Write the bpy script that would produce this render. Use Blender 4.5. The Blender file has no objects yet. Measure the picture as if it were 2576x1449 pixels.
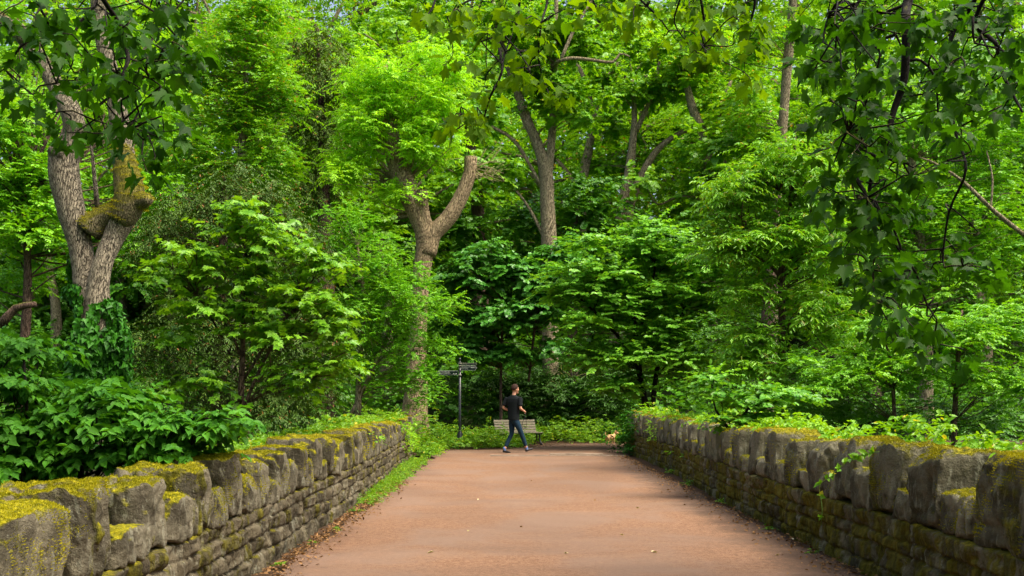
import bpy, bmesh, math, random
import numpy as np
from mathutils import Vector, Matrix

R = math.radians
scene = bpy.context.scene
COL = scene.collection
rng = np.random.default_rng(11)
random.seed(5)
FD = 2504.0          # focal length in pixels of the 2576 px wide view used for surveying
EYE = 1.4


def P(px, py, d):
    return np.array([(px - 1288) / FD * d, d, EYE - (py - 1006) / FD * d])


# ------------------------------------------------------------------ noise
def _hash(ix, iy, iz, seed):
    h = (ix.astype(np.int64) * 374761393 + iy.astype(np.int64) * 668265263 + iz.astype(np.int64) * 2147483647 + seed * 1274126177) & 0xffffffff
    h = ((h ^ (h >> 13)) * 1274126177) & 0xffffffff
    h = (h ^ (h >> 16)) & 0xffffffff
    return h / 4294967295.0


def vnoise(p, scale=1.0, seed=0):
    p = np.asarray(p, float) * scale + 100.0
    i = np.floor(p); f = p - i
    f = f * f * (3 - 2 * f)
    i = i.astype(np.int64)
    r = 0
    for dx in (0, 1):
        wx = f[..., 0] if dx else 1 - f[..., 0]
        for dy in (0, 1):
            wy = f[..., 1] if dy else 1 - f[..., 1]
            for dz in (0, 1):
                wz = f[..., 2] if dz else 1 - f[..., 2]
                r = r + wx * wy * wz * _hash(i[..., 0] + dx, i[..., 1] + dy, i[..., 2] + dz, seed)
    return r * 2 - 1


def fbm(p, scale=1.0, seed=0, octv=3):
    a = 1.0; r = 0; s = scale
    for o in range(octv):
        r = r + a * vnoise(p, s, seed + o * 17)
        a *= .5; s *= 2.03
    return r


def nrm(v):
    return v / np.maximum(np.linalg.norm(v, axis=-1, keepdims=True), 1e-9)


# ------------------------------------------------------------------ mesh building
class MB:
    def __init__(s):
        s.v = []; s.t = []; s.f = []; s.n = 0     # f: list of (M,k) index arrays

    def add(s, v, f, tint=None):
        v = np.asarray(v, float).reshape(-1, 3)
        if tint is None:
            tint = np.full((len(v), 2), .5)
        tint = np.asarray(tint, float)
        if tint.ndim == 1:
            tint = np.tile(tint, (len(v), 1))
        s.v.append(v); s.t.append(tint)
        if isinstance(f, list) and f and not isinstance(f[0], np.ndarray):
            byk = {}
            for q in f:
                byk.setdefault(len(q), []).append(q)
            f = [np.array(x) for x in byk.values()]
        elif isinstance(f, np.ndarray):
            f = [f]
        for q in f:
            s.f.append(q + s.n)
        s.n += len(v)

    def build(s, name, mat, parent=None, smooth=True):
        me = bpy.data.meshes.new(name)
        v = np.concatenate(s.v); t = np.concatenate(s.t)
        me.vertices.add(len(v)); me.vertices.foreach_set('co', v.ravel().astype(np.float32))
        loops = np.concatenate([q.ravel() for q in s.f])
        sizes = np.concatenate([np.full(len(q), q.shape[1]) for q in s.f])
        starts = np.concatenate([[0], np.cumsum(sizes)[:-1]])
        me.loops.add(len(loops)); me.loops.foreach_set('vertex_index', loops.astype(np.int32))
        me.polygons.add(len(sizes))
        me.polygons.foreach_set('loop_start', starts.astype(np.int32))
        me.polygons.foreach_set('loop_total', sizes.astype(np.int32))
        me.polygons.foreach_set('use_smooth', np.full(len(sizes), smooth, dtype=bool))
        at = me.color_attributes.new('tint', 'FLOAT_COLOR', 'POINT')
        c = np.ones((len(v), 4), np.float32); c[:, :2] = t; c[:, 2] = 0
        at.data.foreach_set('color', c.ravel())
        me.update(calc_edges=True); me.validate()
        o = bpy.data.objects.new(name, me); COL.objects.link(o)
        if mat: me.materials.append(mat)
        if parent: o.parent = parent
        return o


def setp(o, label=None, cat=None, group=None, kind=None):
    if label: o['label'] = label
    if cat: o['category'] = cat
    if group: o['group'] = group
    if kind: o['kind'] = kind
    return o


def empty(name, loc, label, cat, group=None, rz=0):
    o = bpy.data.objects.new(name, None); COL.objects.link(o)
    o.location = loc; o.rotation_euler = (0, 0, rz); o.empty_display_size = .2
    return setp(o, label, cat, group)


def smoothline(pts, rad, step=.15):
    pts = np.asarray(pts, float); rad = np.asarray(rad, float)
    if len(pts) == 2:
        n = max(2, int(np.linalg.norm(pts[1] - pts[0]) / step))
        t = np.linspace(0, 1, n + 1)[:, None]
        return pts[0] * (1 - t) + pts[1] * t, rad[0] * (1 - t[:, 0]) + rad[1] * t[:, 0]
    ext = np.vstack([2 * pts[0] - pts[1], pts, 2 * pts[-1] - pts[-2]])
    out = []; ro = []
    for i in range(len(pts) - 1):
        a, b, c, d = ext[i:i + 4]
        n = max(2, int(np.linalg.norm(c - b) / step))
        for k in range(n):
            t = k / n
            out.append(.5 * ((2 * b) + (c - a) * t + (2 * a - 5 * b + 4 * c - d) * t * t + (-a + 3 * b - 3 * c + d) * t ** 3))
            ro.append(rad[i] * (1 - t) + rad[i + 1] * t)
    out.append(pts[-1]); ro.append(rad[-1])
    return np.array(out), np.array(ro)


def tube(mb, pts, rad, n=8, step=.15, rough=0., cap=True, smooth=True, seed=0, tint=(.5, .5)):
    if smooth: pts, rad = smoothline(pts, rad, step)
    else: pts = np.asarray(pts, float); rad = np.asarray(rad, float)
    m = len(pts)
    tan = np.gradient(pts, axis=0); tan = nrm(tan)
    up = np.array([0, 1., 0]) if abs(tan[0][2]) > .7 else np.array([0, 0, 1.])
    u = np.zeros_like(pts); cur = nrm(np.cross(tan[0], up))
    for i in range(m):
        cur = cur - tan[i] * np.dot(cur, tan[i]); cur = cur / max(np.linalg.norm(cur), 1e-9); u[i] = cur
    w = np.cross(tan, u)
    a = np.arange(n) * 2 * math.pi / n
    ring = u[:, None, :] * np.cos(a)[None, :, None] + w[:, None, :] * np.sin(a)[None, :, None]
    r = np.repeat(rad[:, None], n, 1)
    if rough:
        q = pts[:, None, :] + ring * r[..., None]
        r = r * (1 + rough * fbm(q * np.array([1, 1, .45]), 2.6, seed) + rough * .6 * vnoise(q * np.array([1, 1, .15]), 14, seed + 3))
    v = pts[:, None, :] + ring * r[..., None]
    idx = np.arange(m * n).reshape(m, n)
    nx = np.roll(idx, -1, axis=1)
    q = np.stack([idx[:-1], nx[:-1], nx[1:], idx[1:]], -1).reshape(-1, 4)
    v = v.reshape(-1, 3)
    fs = [q]
    if cap:
        fs += [np.array([idx[-1]]), np.array([idx[0][::-1]])]
    mb.add(v, fs, np.tile(np.array(tint, float), (len(v), 1)))


def box(mb, c, s, rot=None, tint=(.5, .5)):
    v = np.array([[x, y, z] for x in (-.5, .5) for y in (-.5, .5) for z in (-.5, .5)]) * np.array(s)
    if rot is not None: v = v @ np.array(rot).T
    v = v + np.array(c)
    f = np.array([[0, 1, 3, 2], [4, 6, 7, 5], [0, 4, 5, 1], [2, 3, 7, 6], [0, 2, 6, 4], [1, 5, 7, 3]])
    mb.add(v, f, tint)


def bevel(o, w=.008, seg=2):
    m = o.modifiers.new('bevel', 'BEVEL'); m.width = w; m.segments = seg; m.limit_method = 'ANGLE'
    return o


def lathe(mb, prof, n=16, c=(0, 0, 0)):
    prof = np.array(prof, float)
    a = np.arange(n) * 2 * math.pi / n
    v = np.stack([prof[:, None, 0] * np.cos(a), prof[:, None, 0] * np.sin(a), np.repeat(prof[:, 1][:, None], n, 1)], -1)
    idx = np.arange(len(prof) * n).reshape(len(prof), n); nx = np.roll(idx, -1, 1)
    q = np.stack([idx[:-1], nx[:-1], nx[1:], idx[1:]], -1).reshape(-1, 4)
    mb.add(v.reshape(-1, 3) + np.array(c), [q])


# ------------------------------------------------------------------ leaves
def fold(pts_half, z=.1, droop=.0, curl=0.):
    """two n-gons folded on the midrib"""
    h = [(x, y, abs(y) * z * 2 - droop * x * x - curl * y * y) for x, y in pts_half]
    n = len(h)
    v = h + [(x, -y, zz) for x, y, zz in h[1:-1]]
    f1 = list(range(n))
    f2 = [n - 1] + list(range(2 * n - 3, n - 1, -1)) + [0]
    return np.array(v), [np.array([f1[::-1]]), np.array([f2[::-1]])]


LEAF = {
    'simple': fold([(0, 0), (.3, .27), (.68, .22), (1, 0)], .25, .12),
    'narrow': fold([(0, 0), (.35, .14), (.7, .12), (1, 0)], .3, .25),
    'round': fold([(0, 0), (.15, .3), (.55, .36), (.9, .2), (1, 0)], .15, .1),
    'hazel': fold([(0, 0), (-.03, .2), (.25, .37), (.6, .33), (.85, .12), (1.05, 0)], .22, .25),
    'maple': fold([(0, 0), (-.09, .20), (-.08, .50), (.06, .44), (.14, .36), (.25, .36), (.38, .50), (.60, .66), (.62, .50), (.68, .42), (.60, .27), (.74, .25), (.82, .13), (1.10, 0)], .2, .3, .55),
    'maplefar': fold([(0, 0), (0, .48), (.28, .36), (.66, .52), (1.02, 0)], .16, .2),
    'ivy': fold([(0, 0), (-.1, .28), (.1, .45), (.4, .27), (.95, 0)], .12, .1),
}


def leaves(mb, pos, xd, nz, size, kind, tint):
    """pos,xd,nz (N,3); size (N,); tint (N,2)"""
    V, F = LEAF[kind]
    x = nrm(xd); z = nz - x * np.sum(nz * x, -1, keepdims=True); z = nrm(z); y = np.cross(z, x)
    n = len(pos); k = len(V)
    vv = (pos[:, None, :] + size[:, None, None] * (V[None, :, 0, None] * x[:, None] + V[None, :, 1, None] * y[:, None] + V[None, :, 2, None] * z[:, None])).reshape(-1, 3)
    off = (np.arange(n) * k)[:, None]
    fs = [(f[0][None, :] + off) for f in F]
    mb.add(vv, fs, np.repeat(tint, k, 0))


def sprays(mb, rg, base, d, L, nl, ls, kind, ctint, droop=.25, ang=55, tilt=.35, jit=.4, petiole=0., flat=1.0):
    S = len(base)
    d = nrm(d)
    t = (np.linspace(.1, 1, nl)[None, :] + rg.normal(0, .03, (S, nl)))
    up = np.array([0, 0, 1.])
    h = np.cross(d, up); h = nrm(h + 1e-4)
    pos = base[:, None] + d[:, None] * (L[:, None] * t)[..., None]
    pos[..., 2] -= droop * L[:, None] * t ** 2
    side = np.where(np.arange(nl) % 2 == 0, 1., -1.)[None, :] * np.ones((S, 1))
    a = R(ang) + rg.normal(0, .25, (S, nl)); a = a * (1 - .75 * (t > .96))
    xd = d[:, None] * np.cos(a)[..., None] + h[:, None] * (side * np.sin(a))[..., None]
    xd[..., 2] -= droop * t * 1.2 + rg.normal(0, .15, (S, nl)) + .1
    nz = flat * up[None, None] + tilt * d[:, None] * np.array([1, 1, .3]) + rg.normal(0, jit, (S, nl, 3))
    sz = ls * rg.uniform(.65, 1.2, (S, nl)) * (1 - .25 * np.abs(t - .5))
    if petiole: pos = pos + nrm(xd) * petiole * ls
    tt = np.stack([rg.uniform(0, 1, (S, nl)), np.repeat(ctint[:, None], nl, 1)], -1)
    leaves(mb, pos.reshape(-1, 3), xd.reshape(-1, 3), nz.reshape(-1, 3), sz.ravel(), kind, tt.reshape(-1, 2))


def sph(rg, n, zmin=-.3):
    z = rg.uniform(zmin, 1, n); a = rg.uniform(0, 2 * math.pi, n); r = np.sqrt(1 - z * z)
    return np.stack([r * np.cos(a), r * np.sin(a), z], -1)


def foliage(mb, rg, centres, r, spn, nl, ls, kind, squash=.6, droop=.25, tilt=.35, jit=.4, ang=55, zmin=-.35, ctvar=1.0, flat=1.):
    """clumps of leaf sprays round each centre"""
    C = np.repeat(centres, spn, 0); rr = np.repeat(r, spn)
    d = sph(rg, len(C), zmin); d[:, 2] *= squash; d = d + rg.normal(0, .15, d.shape)
    base = C + d * (rr * rg.uniform(.0, .55, len(C)))[:, None]
    L = rr * rg.uniform(.5, 1.05, len(C))
    ct = np.repeat(rg.uniform(0, 1, len(centres)), spn) * .7 + rg.uniform(0, .3, len(C))
    ct = .5 + (ct - .5) * ctvar
    sprays(mb, rg, base, d, L, nl, ls, kind, ct, droop, ang, tilt, jit, flat=flat)


def crown_centres(rg, c, rad, n, shell=(.45, 1.0), zmin=-.75):
    d = sph(rg, n, zmin)
    k = rg.uniform(shell[0] ** 2, shell[1] ** 2, n) ** .5
    p = d * k[:, None]
    p *= (1 + .22 * fbm(d, 1.7, int(rg.integers(1000))))[:, None]
    return np.asarray(c) + p * np.asarray(rad)


def limbs_to(mb, rg, trunkpts, centres, r0=.05, r1=.012, n=5, wob=.12, rise=.6, every=1):
    tp = np.asarray(trunkpts)
    for c in centres[::every]:
        dd = np.linalg.norm((tp - c) * np.array([1, 1, rise]), axis=1) + np.maximum(tp[:, 2] - c[2] + .3, 0) * 1.5
        a = tp[int(np.argmin(dd))]
        L = np.linalg.norm(c - a)
        if L < .15: continue
        m1 = a * .6 + c * .4 + rg.normal(0, wob * L * .5, 3); m1[2] += .05 * L
        m2 = a * .25 + c * .75 + rg.normal(0, wob * L * .4, 3)
        tube(mb, [a, m1, m2, c], [r0 * (.5 + .12 * L), r0 * .6, (r0 + r1) * .3, r1], n, .3, cap=False)


# ------------------------------------------------------------------ materials
def mat(name):
    m = bpy.data.materials.new(name); m.use_nodes = True
    nt = m.node_tree; nt.nodes.clear()
    out = nt.nodes.new('ShaderNodeOutputMaterial')
    return m, nt, out


def N(nt, t, **k):
    n = nt.nodes.new(t)
    for a, b in k.items():
        if a.startswith('_'): setattr(n, a[1:], b)
        else: n.inputs[a.replace('__', ' ')].default_value = b
    return n


def mix(nt, fac, a, b, blend='MIX'):
    n = nt.nodes.new('ShaderNodeMix'); n.data_type = 'RGBA'; n.blend_type = blend
    for i, v in ((0, fac), (6, a), (7, b)):
        if isinstance(v, bpy.types.NodeSocket): nt.links.new(v, n.inputs[i])
        elif i == 0: n.inputs[0].default_value = v
        else: n.inputs[i].default_value = (*v, 1) if len(v) == 3 else v
    return n.outputs[2]


def math_(nt, op, a, b=None, c=None, clamp=False):
    n = nt.nodes.new('ShaderNodeMath'); n.operation = op; n.use_clamp = clamp
    for i, v in enumerate((a, b, c)):
        if v is None: continue
        if isinstance(v, bpy.types.NodeSocket): nt.links.new(v, n.inputs[i])
        else: n.inputs[i].default_value = v
    return n.outputs[0]


def noise(nt, vec, scale, detail=4, rough=.6, dist=0.):
    n = nt.nodes.new('ShaderNodeTexNoise')
    n.inputs['Scale'].default_value = scale; n.inputs['Detail'].default_value = detail
    n.inputs['Roughness'].default_value = rough; n.inputs['Distortion'].default_value = dist
    if vec is not None: nt.links.new(vec, n.inputs['Vector'])
    return n.outputs['Fac']


def ramp(nt, fac, lo, hi):
    n = nt.nodes.new('ShaderNodeMapRange'); n.interpolation_type = 'SMOOTHSTEP'
    nt.links.new(fac, n.inputs[0]); n.inputs[1].default_value = lo; n.inputs[2].default_value = hi
    return n.outputs[0]


def coords(nt, scale=(1, 1, 1), kind='Object'):
    tc = nt.nodes.new('ShaderNodeTexCoord'); mp = nt.nodes.new('ShaderNodeMapping')
    mp.inputs['Scale'].default_value = scale
    nt.links.new(tc.outputs[kind], mp.inputs[0])
    return mp.outputs[0]


def principled(nt, out, col, rough=.7, spec=.3, bump=None, bstr=.5, bdist=.02):
    b = nt.nodes.new('ShaderNodeBsdfPrincipled')
    if isinstance(col, bpy.types.NodeSocket): nt.links.new(col, b.inputs['Base Color'])
    else: b.inputs['Base Color'].default_value = (*col, 1)
    if isinstance(rough, bpy.types.NodeSocket): nt.links.new(rough, b.inputs['Roughness'])
    else: b.inputs['Roughness'].default_value = rough
    b.inputs['Specular IOR Level'].default_value = spec
    if bump is not None:
        bp = nt.nodes.new('ShaderNodeBump'); bp.inputs['Strength'].default_value = bstr; bp.inputs['Distance'].default_value = bdist
        nt.links.new(bump, bp.inputs['Height']); nt.links.new(bp.outputs[0], b.inputs['Normal'])
    nt.links.new(b.outputs[0], out.inputs[0])
    return b


def leafmat(name, dark, light, odd=None, oddamt=.04, rough=.45, spec=.35, trans=.38, tcol=None):
    m, nt, out = mat(name)
    at = nt.nodes.new('ShaderNodeAttribute'); at.attribute_name = 'tint'
    sp = nt.nodes.new('ShaderNodeSeparateColor'); nt.links.new(at.outputs['Color'], sp.inputs[0])
    f = math_(nt, 'ADD', math_(nt, 'MULTIPLY', sp.outputs[0], .5), math_(nt, 'MULTIPLY', sp.outputs[1], .5))
    oi = nt.nodes.new('ShaderNodeObjectInfo')
    f = math_(nt, 'ADD', f, math_(nt, 'MULTIPLY', math_(nt, 'SUBTRACT', oi.outputs['Random'], .5), .35), clamp=True)
    c = mix(nt, f, dark, light)
    if odd:
        c = mix(nt, math_(nt, 'LESS_THAN', math_(nt, 'FRACT', math_(nt, 'MULTIPLY', sp.outputs[0], 37.7)), oddamt), c, odd)
    b = nt.nodes.new('ShaderNodeBsdfPrincipled'); nt.links.new(c, b.inputs['Base Color'])
    b.inputs['Roughness'].default_value = rough; b.inputs['Specular IOR Level'].default_value = spec
    tr = nt.nodes.new('ShaderNodeBsdfTranslucent')
    tc = mix(nt, 1.0, c, tcol or (1.5, 1.25, .5), 'MULTIPLY')
    nt.links.new(tc, tr.inputs[0])
    ms = nt.nodes.new('ShaderNodeMixShader'); ms.inputs[0].default_value = trans
    nt.links.new(b.outputs[0], ms.inputs[1]); nt.links.new(tr.outputs[0], ms.inputs[2])
    nt.links.new(ms.outputs[0], out.inputs[0])
    return m


L_ASH = leafmat('ash_leaf', (.14,.42,.008), (.38,.74,.018), trans=.42)
L_SYC = leafmat('sycamore_leaf', (.040,.18,.018), (.12,.36,.030), trans=.3, rough=.38)
L_YSYC = leafmat('young_sycamore_leaf', (.065,.23,.010), (.21,.44,.016), trans=.35, rough=.4)
L_HANG = leafmat('hanging_leaf_shaded', (.007,.036,.002), (.040,.135,.004), trans=.5, rough=.55, spec=.18, tcol=(1.6, 1.5, .4))  # sycamore leaf with the canopy shade put into its dark colour
L_HANGM = leafmat('hanging_leaf_backlit', (0.0427, 0.13, 0.0024), (0.122, 0.25, 0.0032), trans=.55, rough=.6, spec=.12, tcol=(1.7, 1.4, .3))  # same sycamore leaf, backlight put into the brighter colour
L_BRD = leafmat('broadleaf', (.075,.26,.007), (.24,.48,.012), trans=.38)
L_BRY = leafmat('broadleaf_yellow', (.085,.30,.008), (.27,.54,.014), odd=(.35, .25, .03), oddamt=.03, trans=.42)
L_BRB = leafmat('broadleaf_deep', (.035,.15,.008), (.11,.31,.012), trans=.32)
L_HAW = leafmat('hawthorn_leaf', (.07,.29,.008), (.23,.52,.012), trans=.35)
L_YEW = leafmat('yew_needle', (.035,.10,.005), (.11,.20,.008), odd=(.22, .09, .012), oddamt=.035, trans=.15, rough=.6)
L_HORN = leafmat('hornbeam_leaf', (.06,.25,.015), (.21,.48,.030), trans=.35, rough=.4)
L_CHERRY = leafmat('cherry_leaf', (.07,.27,.010), (.23,.50,.020), odd=(.26, .3, .03), oddamt=.04, trans=.35, rough=.35)
L_HAZ = leafmat('hazel_leaf', (.028,.14,.008), (.09,.29,.014), trans=.35, rough=.55, spec=.2)
L_IVY = leafmat('ivy_leaf', (.012,.075,.004), (.05,.22,.008), trans=.15, rough=.5, spec=.2)
L_RHO = leafmat('rhododendron_leaf', (0.0122, 0.055, 0.0064), (0.0549, 0.16, 0.0096), trans=.12, rough=.5, spec=.2)
L_BRAM = leafmat('bramble_leaf', (.07,.27,.006), (.24,.48,.008), odd=(.42, .42, .02), oddamt=.04, trans=.4)
L_WEED = leafmat('weed_leaf', (0.061, 0.19, 0.008), (0.1708, 0.36, 0.0096), odd=(.4, .4, .02), oddamt=.03, trans=.4)
L_DEAD = leafmat('dead_leaf', (.09, .045, .018), (.33, .19, .08), trans=.1, rough=.8, spec=.1)


def barkmat(name, dark, light, moss=(.10, .11, .010), mossamt=.5, sc=1.0, ridge=.03):
    m, nt, out = mat(name)
    v = coords(nt, (9 * sc, 9 * sc, 1.6 * sc))
    a = noise(nt, v, 1.6, 6, .65, .6)
    b = noise(nt, coords(nt), 2.2, 4, .6)
    wv = noise(nt, v, 3.5, 3, .6)
    vo = nt.nodes.new('ShaderNodeTexVoronoi'); vo.feature = 'DISTANCE_TO_EDGE'; vo.inputs['Scale'].default_value = 3.6
    wr_ = nt.nodes.new('ShaderNodeVectorMath'); wr_.operation = 'MULTIPLY_ADD'; nt.links.new(a, wr_.inputs[0]); wr_.inputs[1].default_value = (1.3, 1.3, 1.3); nt.links.new(v, wr_.inputs[2])
    nt.links.new(wr_.outputs[0], vo.inputs['Vector'])
    cr_ = ramp(nt, vo.outputs['Distance'], .0, .14)
    c = mix(nt, ramp(nt, a, .3, .7), tuple(x * .8 for x in light), light)
    c = mix(nt, cr_, dark, c)
    a = math_(nt, 'ADD', cr_, math_(nt, 'MULTIPLY', a, .6))
    c = mix(nt, math_(nt, 'MULTIPLY', ramp(nt, wv, .55, .8), .5), c, tuple(min(1, x * 1.5) for x in light))
    geo = nt.nodes.new('ShaderNodeNewGeometry'); sx = nt.nodes.new('ShaderNodeSeparateXYZ'); nt.links.new(geo.outputs['Normal'], sx.inputs[0])
    mm = math_(nt, 'ADD', math_(nt, 'MULTIPLY', sx.outputs[2], .7), b)
    c = mix(nt, math_(nt, 'MULTIPLY', ramp(nt, mm, .98 - mossamt * .5, 1.15 - mossamt * .4), .85), c, moss)
    principled(nt, out, c, .85, .2, a, 1.0, ridge)
    return m


BARK = barkmat('grey_bark', (.09, .072, .036), (.40, .335, .20), ridge=.04)
BARK_MOSS = barkmat('mossy_bark', (.045, .034, .022), (.38, .33, .23), moss=(.20, .18, .010), mossamt=.35, sc=1.5, ridge=.05)
BARK_ASH = barkmat('ash_bark', (.13, .095, .045), (.46, .35, .20), mossamt=.2, sc=1.0, ridge=.06)
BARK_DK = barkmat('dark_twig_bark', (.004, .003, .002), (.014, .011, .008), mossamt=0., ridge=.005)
BARK_BR = barkmat('brown_bark', (.045, .025, .016), (.15, .10, .07), mossamt=.2)
BARK_PALE = barkmat('pale_twig', (.25, .20, .10), (.45, .38, .2), mossamt=.0, ridge=.004)


BARK_MOSSY = barkmat('moss_covered_bark', (.05, .05, .01), (.26, .22, .12), moss=(.20, .19, .008), mossamt=1.15, sc=1.5, ridge=.04)


def stonemat(name, stone_a, stone_b, moss_a, moss_b, side_moss, top_lo=.45, top_hi=.9, lowmoss=0.):
    m, nt, out = mat(name)
    v = coords(nt)
    vs = coords(nt, (1, 1, .28))
    n1 = noise(nt, v, 3.0, 5, .6); n2 = noise(nt, v, 22, 5, .65); n3 = noise(nt, vs, 14, 4, .7, .5); n4 = noise(nt, v, 60, 4, .7)
    n5 = noise(nt, vs, 4.5, 4, .6, .4)
    at = nt.nodes.new('ShaderNodeAttribute'); at.attribute_name = 'tint'
    sp = nt.nodes.new('ShaderNodeSeparateColor'); nt.links.new(at.outputs['Color'], sp.inputs[0])
    f = math_(nt, 'ADD', math_(nt, 'MULTIPLY', sp.outputs[0], .5), math_(nt, 'MULTIPLY', n2, .6), clamp=True)
    c = mix(nt, f, stone_a, stone_b)
    c = mix(nt, math_(nt, 'MULTIPLY', ramp(nt, n1, .42, .62), .75), c, tuple(x * .45 for x in stone_a))      # dirt patches
    c = mix(nt, math_(nt, 'MULTIPLY', ramp(nt, n3, .54, .66), .6), c, (.26, .26, .19))                     # lichen streaks
    c = mix(nt, math_(nt, 'MULTIPLY', ramp(nt, n4, .62, .72), .6), c, (.30, .31, .23))
    geo = nt.nodes.new('ShaderNodeNewGeometry'); sx = nt.nodes.new('ShaderNodeSeparateXYZ'); nt.links.new(geo.outputs['Normal'], sx.inputs[0])
    mossc = mix(nt, ramp(nt, noise(nt, v, 35, 4, .7), .35, .7), moss_a, moss_b)
    top = math_(nt, 'ADD', sx.outputs[2], math_(nt, 'MULTIPLY', math_(nt, 'SUBTRACT', n1, .5), 1.7))
    top = ramp(nt, math_(nt, 'ADD', top, math_(nt, 'MULTIPLY', math_(nt, 'SUBTRACT', n2, .5), .5)), top_lo, top_hi)
    side = ramp(nt, math_(nt, 'ADD', math_(nt, 'ADD', n5, math_(nt, 'MULTIPLY', sp.outputs[1], .22)), math_(nt, 'MULTIPLY', n2, .3)), 1.02 - side_moss, 1.16 - side_moss)
    fac = math_(nt, 'MAXIMUM', top, math_(nt, 'MULTIPLY', side, .9))
    smoss = mix(nt, top, mix(nt, ramp(nt, n3, .35, .65), tuple(x * .6 for x in moss_a), tuple(x * .5 + y * .35 for x, y in zip(moss_a, moss_b))), mossc)
    c = mix(nt, fac, c, smoss)
    h = math_(nt, 'ADD', math_(nt, 'MULTIPLY', n2, .7), math_(nt, 'MULTIPLY', n4, .35))
    h = math_(nt, 'ADD', h, math_(nt, 'MULTIPLY', fac, .4))
    principled(nt, out, c, .9, .15, h, 1.0, .035)
    return m


MOSS_A = (.085, .090, .005); MOSS_B = (.33, .29, .008)
ST_L = stonemat('left_wall_stone', (.060, .048, .028), (.18, .155, .10), (.07, .065, .005), (.22, .19, .008), .24, .6, 1.05)
ST_LC = stonemat('left_coping_stone', (.058, .050, .030), (.21, .19, .13), MOSS_A, MOSS_B, .17, .40, .75)
ST_R = stonemat('right_wall_stone', (.068, .056, .028), (.21, .185, .11), (.09, .08, .004), (.27, .22, .007), .36, .6, 1.05)
ST_RC = stonemat('right_coping_stone', (.062, .058, .034), (.26, .24, .165), MOSS_A, MOSS_B, .16, .42, .78)

MOSS = leafmat('moss', (.11,.125,.004), (.46,.42,.010), trans=.25, rough=.8, spec=.1, tcol=(1.3, 1.2, .3))


def pathmat():
    m, nt, out = mat('red_asphalt')
    v = coords(nt)
    n1 = noise(nt, v, .7, 4, .6, .5); n2 = noise(nt, v, 28, 4, .8); n3 = noise(nt, v, 110, 2, .7); n4 = noise(nt, v, 2.6, 5, .7, .8)
    c = mix(nt, ramp(nt, n2, .3, .7), (.128, .067, .036), (.262, .148, .084))
    c = mix(nt, math_(nt, 'MULTIPLY', ramp(nt, n3, .58, .68), .7), c, (.34, .26, .20))
    c = mix(nt, math_(nt, 'MULTIPLY', ramp(nt, n3, .45, .33), .85), c, (.07, .036, .024))
    c = mix(nt, math_(nt, 'MULTIPLY', ramp(nt, noise(nt, v, 42, 3, .8), .60, .66), .6), c, (.06, .035, .025))
    c = mix(nt, math_(nt, 'MULTIPLY', ramp(nt, n1, .40, .65), .75), c, (.185, .125, .09))
    c = mix(nt, math_(nt, 'MULTIPLY', ramp(nt, n4, .58, .75), .35), c, (.12, .062, .04))
    n6 = noise(nt, v, .28, 3, .6, .8)
    c = mix(nt, math_(nt, 'MULTIPLY', ramp(nt, n6, .42, .62), .45), c, (.125, .078, .052))
    c = mix(nt, math_(nt, 'MULTIPLY', ramp(nt, noise(nt, coords(nt, (.35, 1.6, 1)), 1.1, 4, .6), .55, .7), .10), c, (.30, .19, .12))
    # dirt creeping in from both walls; right band has shade painted in too
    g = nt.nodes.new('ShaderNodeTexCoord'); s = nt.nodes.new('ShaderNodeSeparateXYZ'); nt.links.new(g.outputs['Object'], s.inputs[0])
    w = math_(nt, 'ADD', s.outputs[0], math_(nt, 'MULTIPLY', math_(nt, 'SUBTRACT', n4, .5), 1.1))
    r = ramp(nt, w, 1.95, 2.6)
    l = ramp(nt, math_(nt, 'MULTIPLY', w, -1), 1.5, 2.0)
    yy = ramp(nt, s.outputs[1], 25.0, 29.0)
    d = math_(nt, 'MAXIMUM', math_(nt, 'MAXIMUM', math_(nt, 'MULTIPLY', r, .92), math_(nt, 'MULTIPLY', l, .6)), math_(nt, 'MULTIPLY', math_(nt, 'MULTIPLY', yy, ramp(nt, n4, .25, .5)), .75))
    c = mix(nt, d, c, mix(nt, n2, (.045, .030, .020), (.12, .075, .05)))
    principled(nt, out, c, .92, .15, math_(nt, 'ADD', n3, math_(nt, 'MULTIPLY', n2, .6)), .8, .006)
    return m


def soilmat(name, a, b, leafc=(.24, .13, .06), amt=.6):
    m, nt, out = mat(name)
    v = coords(nt)
    n1 = noise(nt, v, 9, 5, .7); n2 = noise(nt, v, 55, 3, .7)
    c = mix(nt, n1, a, b)
    c = mix(nt, math_(nt, 'MULTIPLY', ramp(nt, n2, .58, .68), amt), c, leafc)
    principled(nt, out, c, .95, .1, n2, .8, .02)
    return m


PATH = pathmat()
SOIL = soilmat('leaf_litter_soil', (.028, .018, .011), (.085, .052, .03))
FLOOR = soilmat('woodland_floor', (.012, .022, .006), (.03, .05, .012), (.03, .09, .01))


def plain(name, col, rough=.5, spec=.5, var=.25, sc=20, metal=0, bstr=.2):
    m, nt, out = mat(name)
    n1 = noise(nt, coords(nt), sc, 4, .6)
    c = mix(nt, n1, tuple(x * (1 - var) for x in col), tuple(min(1, x * (1 + var)) for x in col))
    b = principled(nt, out, c, rough, spec, n1, bstr, .003)
    b.inputs['Metallic'].default_value = metal
    return m


# ------------------------------------------------------------------ ground
def ground_z(x, y):
    x = np.asarray(x, float); y = np.asarray(y, float)
    s = np.clip((y - 24) / 6.0, 0, 1); s = s * s * (3 - 2 * s)
    low = -4.0 + .22 * np.maximum(np.abs(x) - 9, 0)
    far = np.maximum(y - 34, 0) * .27
    z = low * (1 - s) + s * (-.03 + far)
    z = z + np.where(y > 34, .25 * vnoise(np.stack([x, y, 0 * x], -1), .3, 4), 0)
    return z


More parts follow.
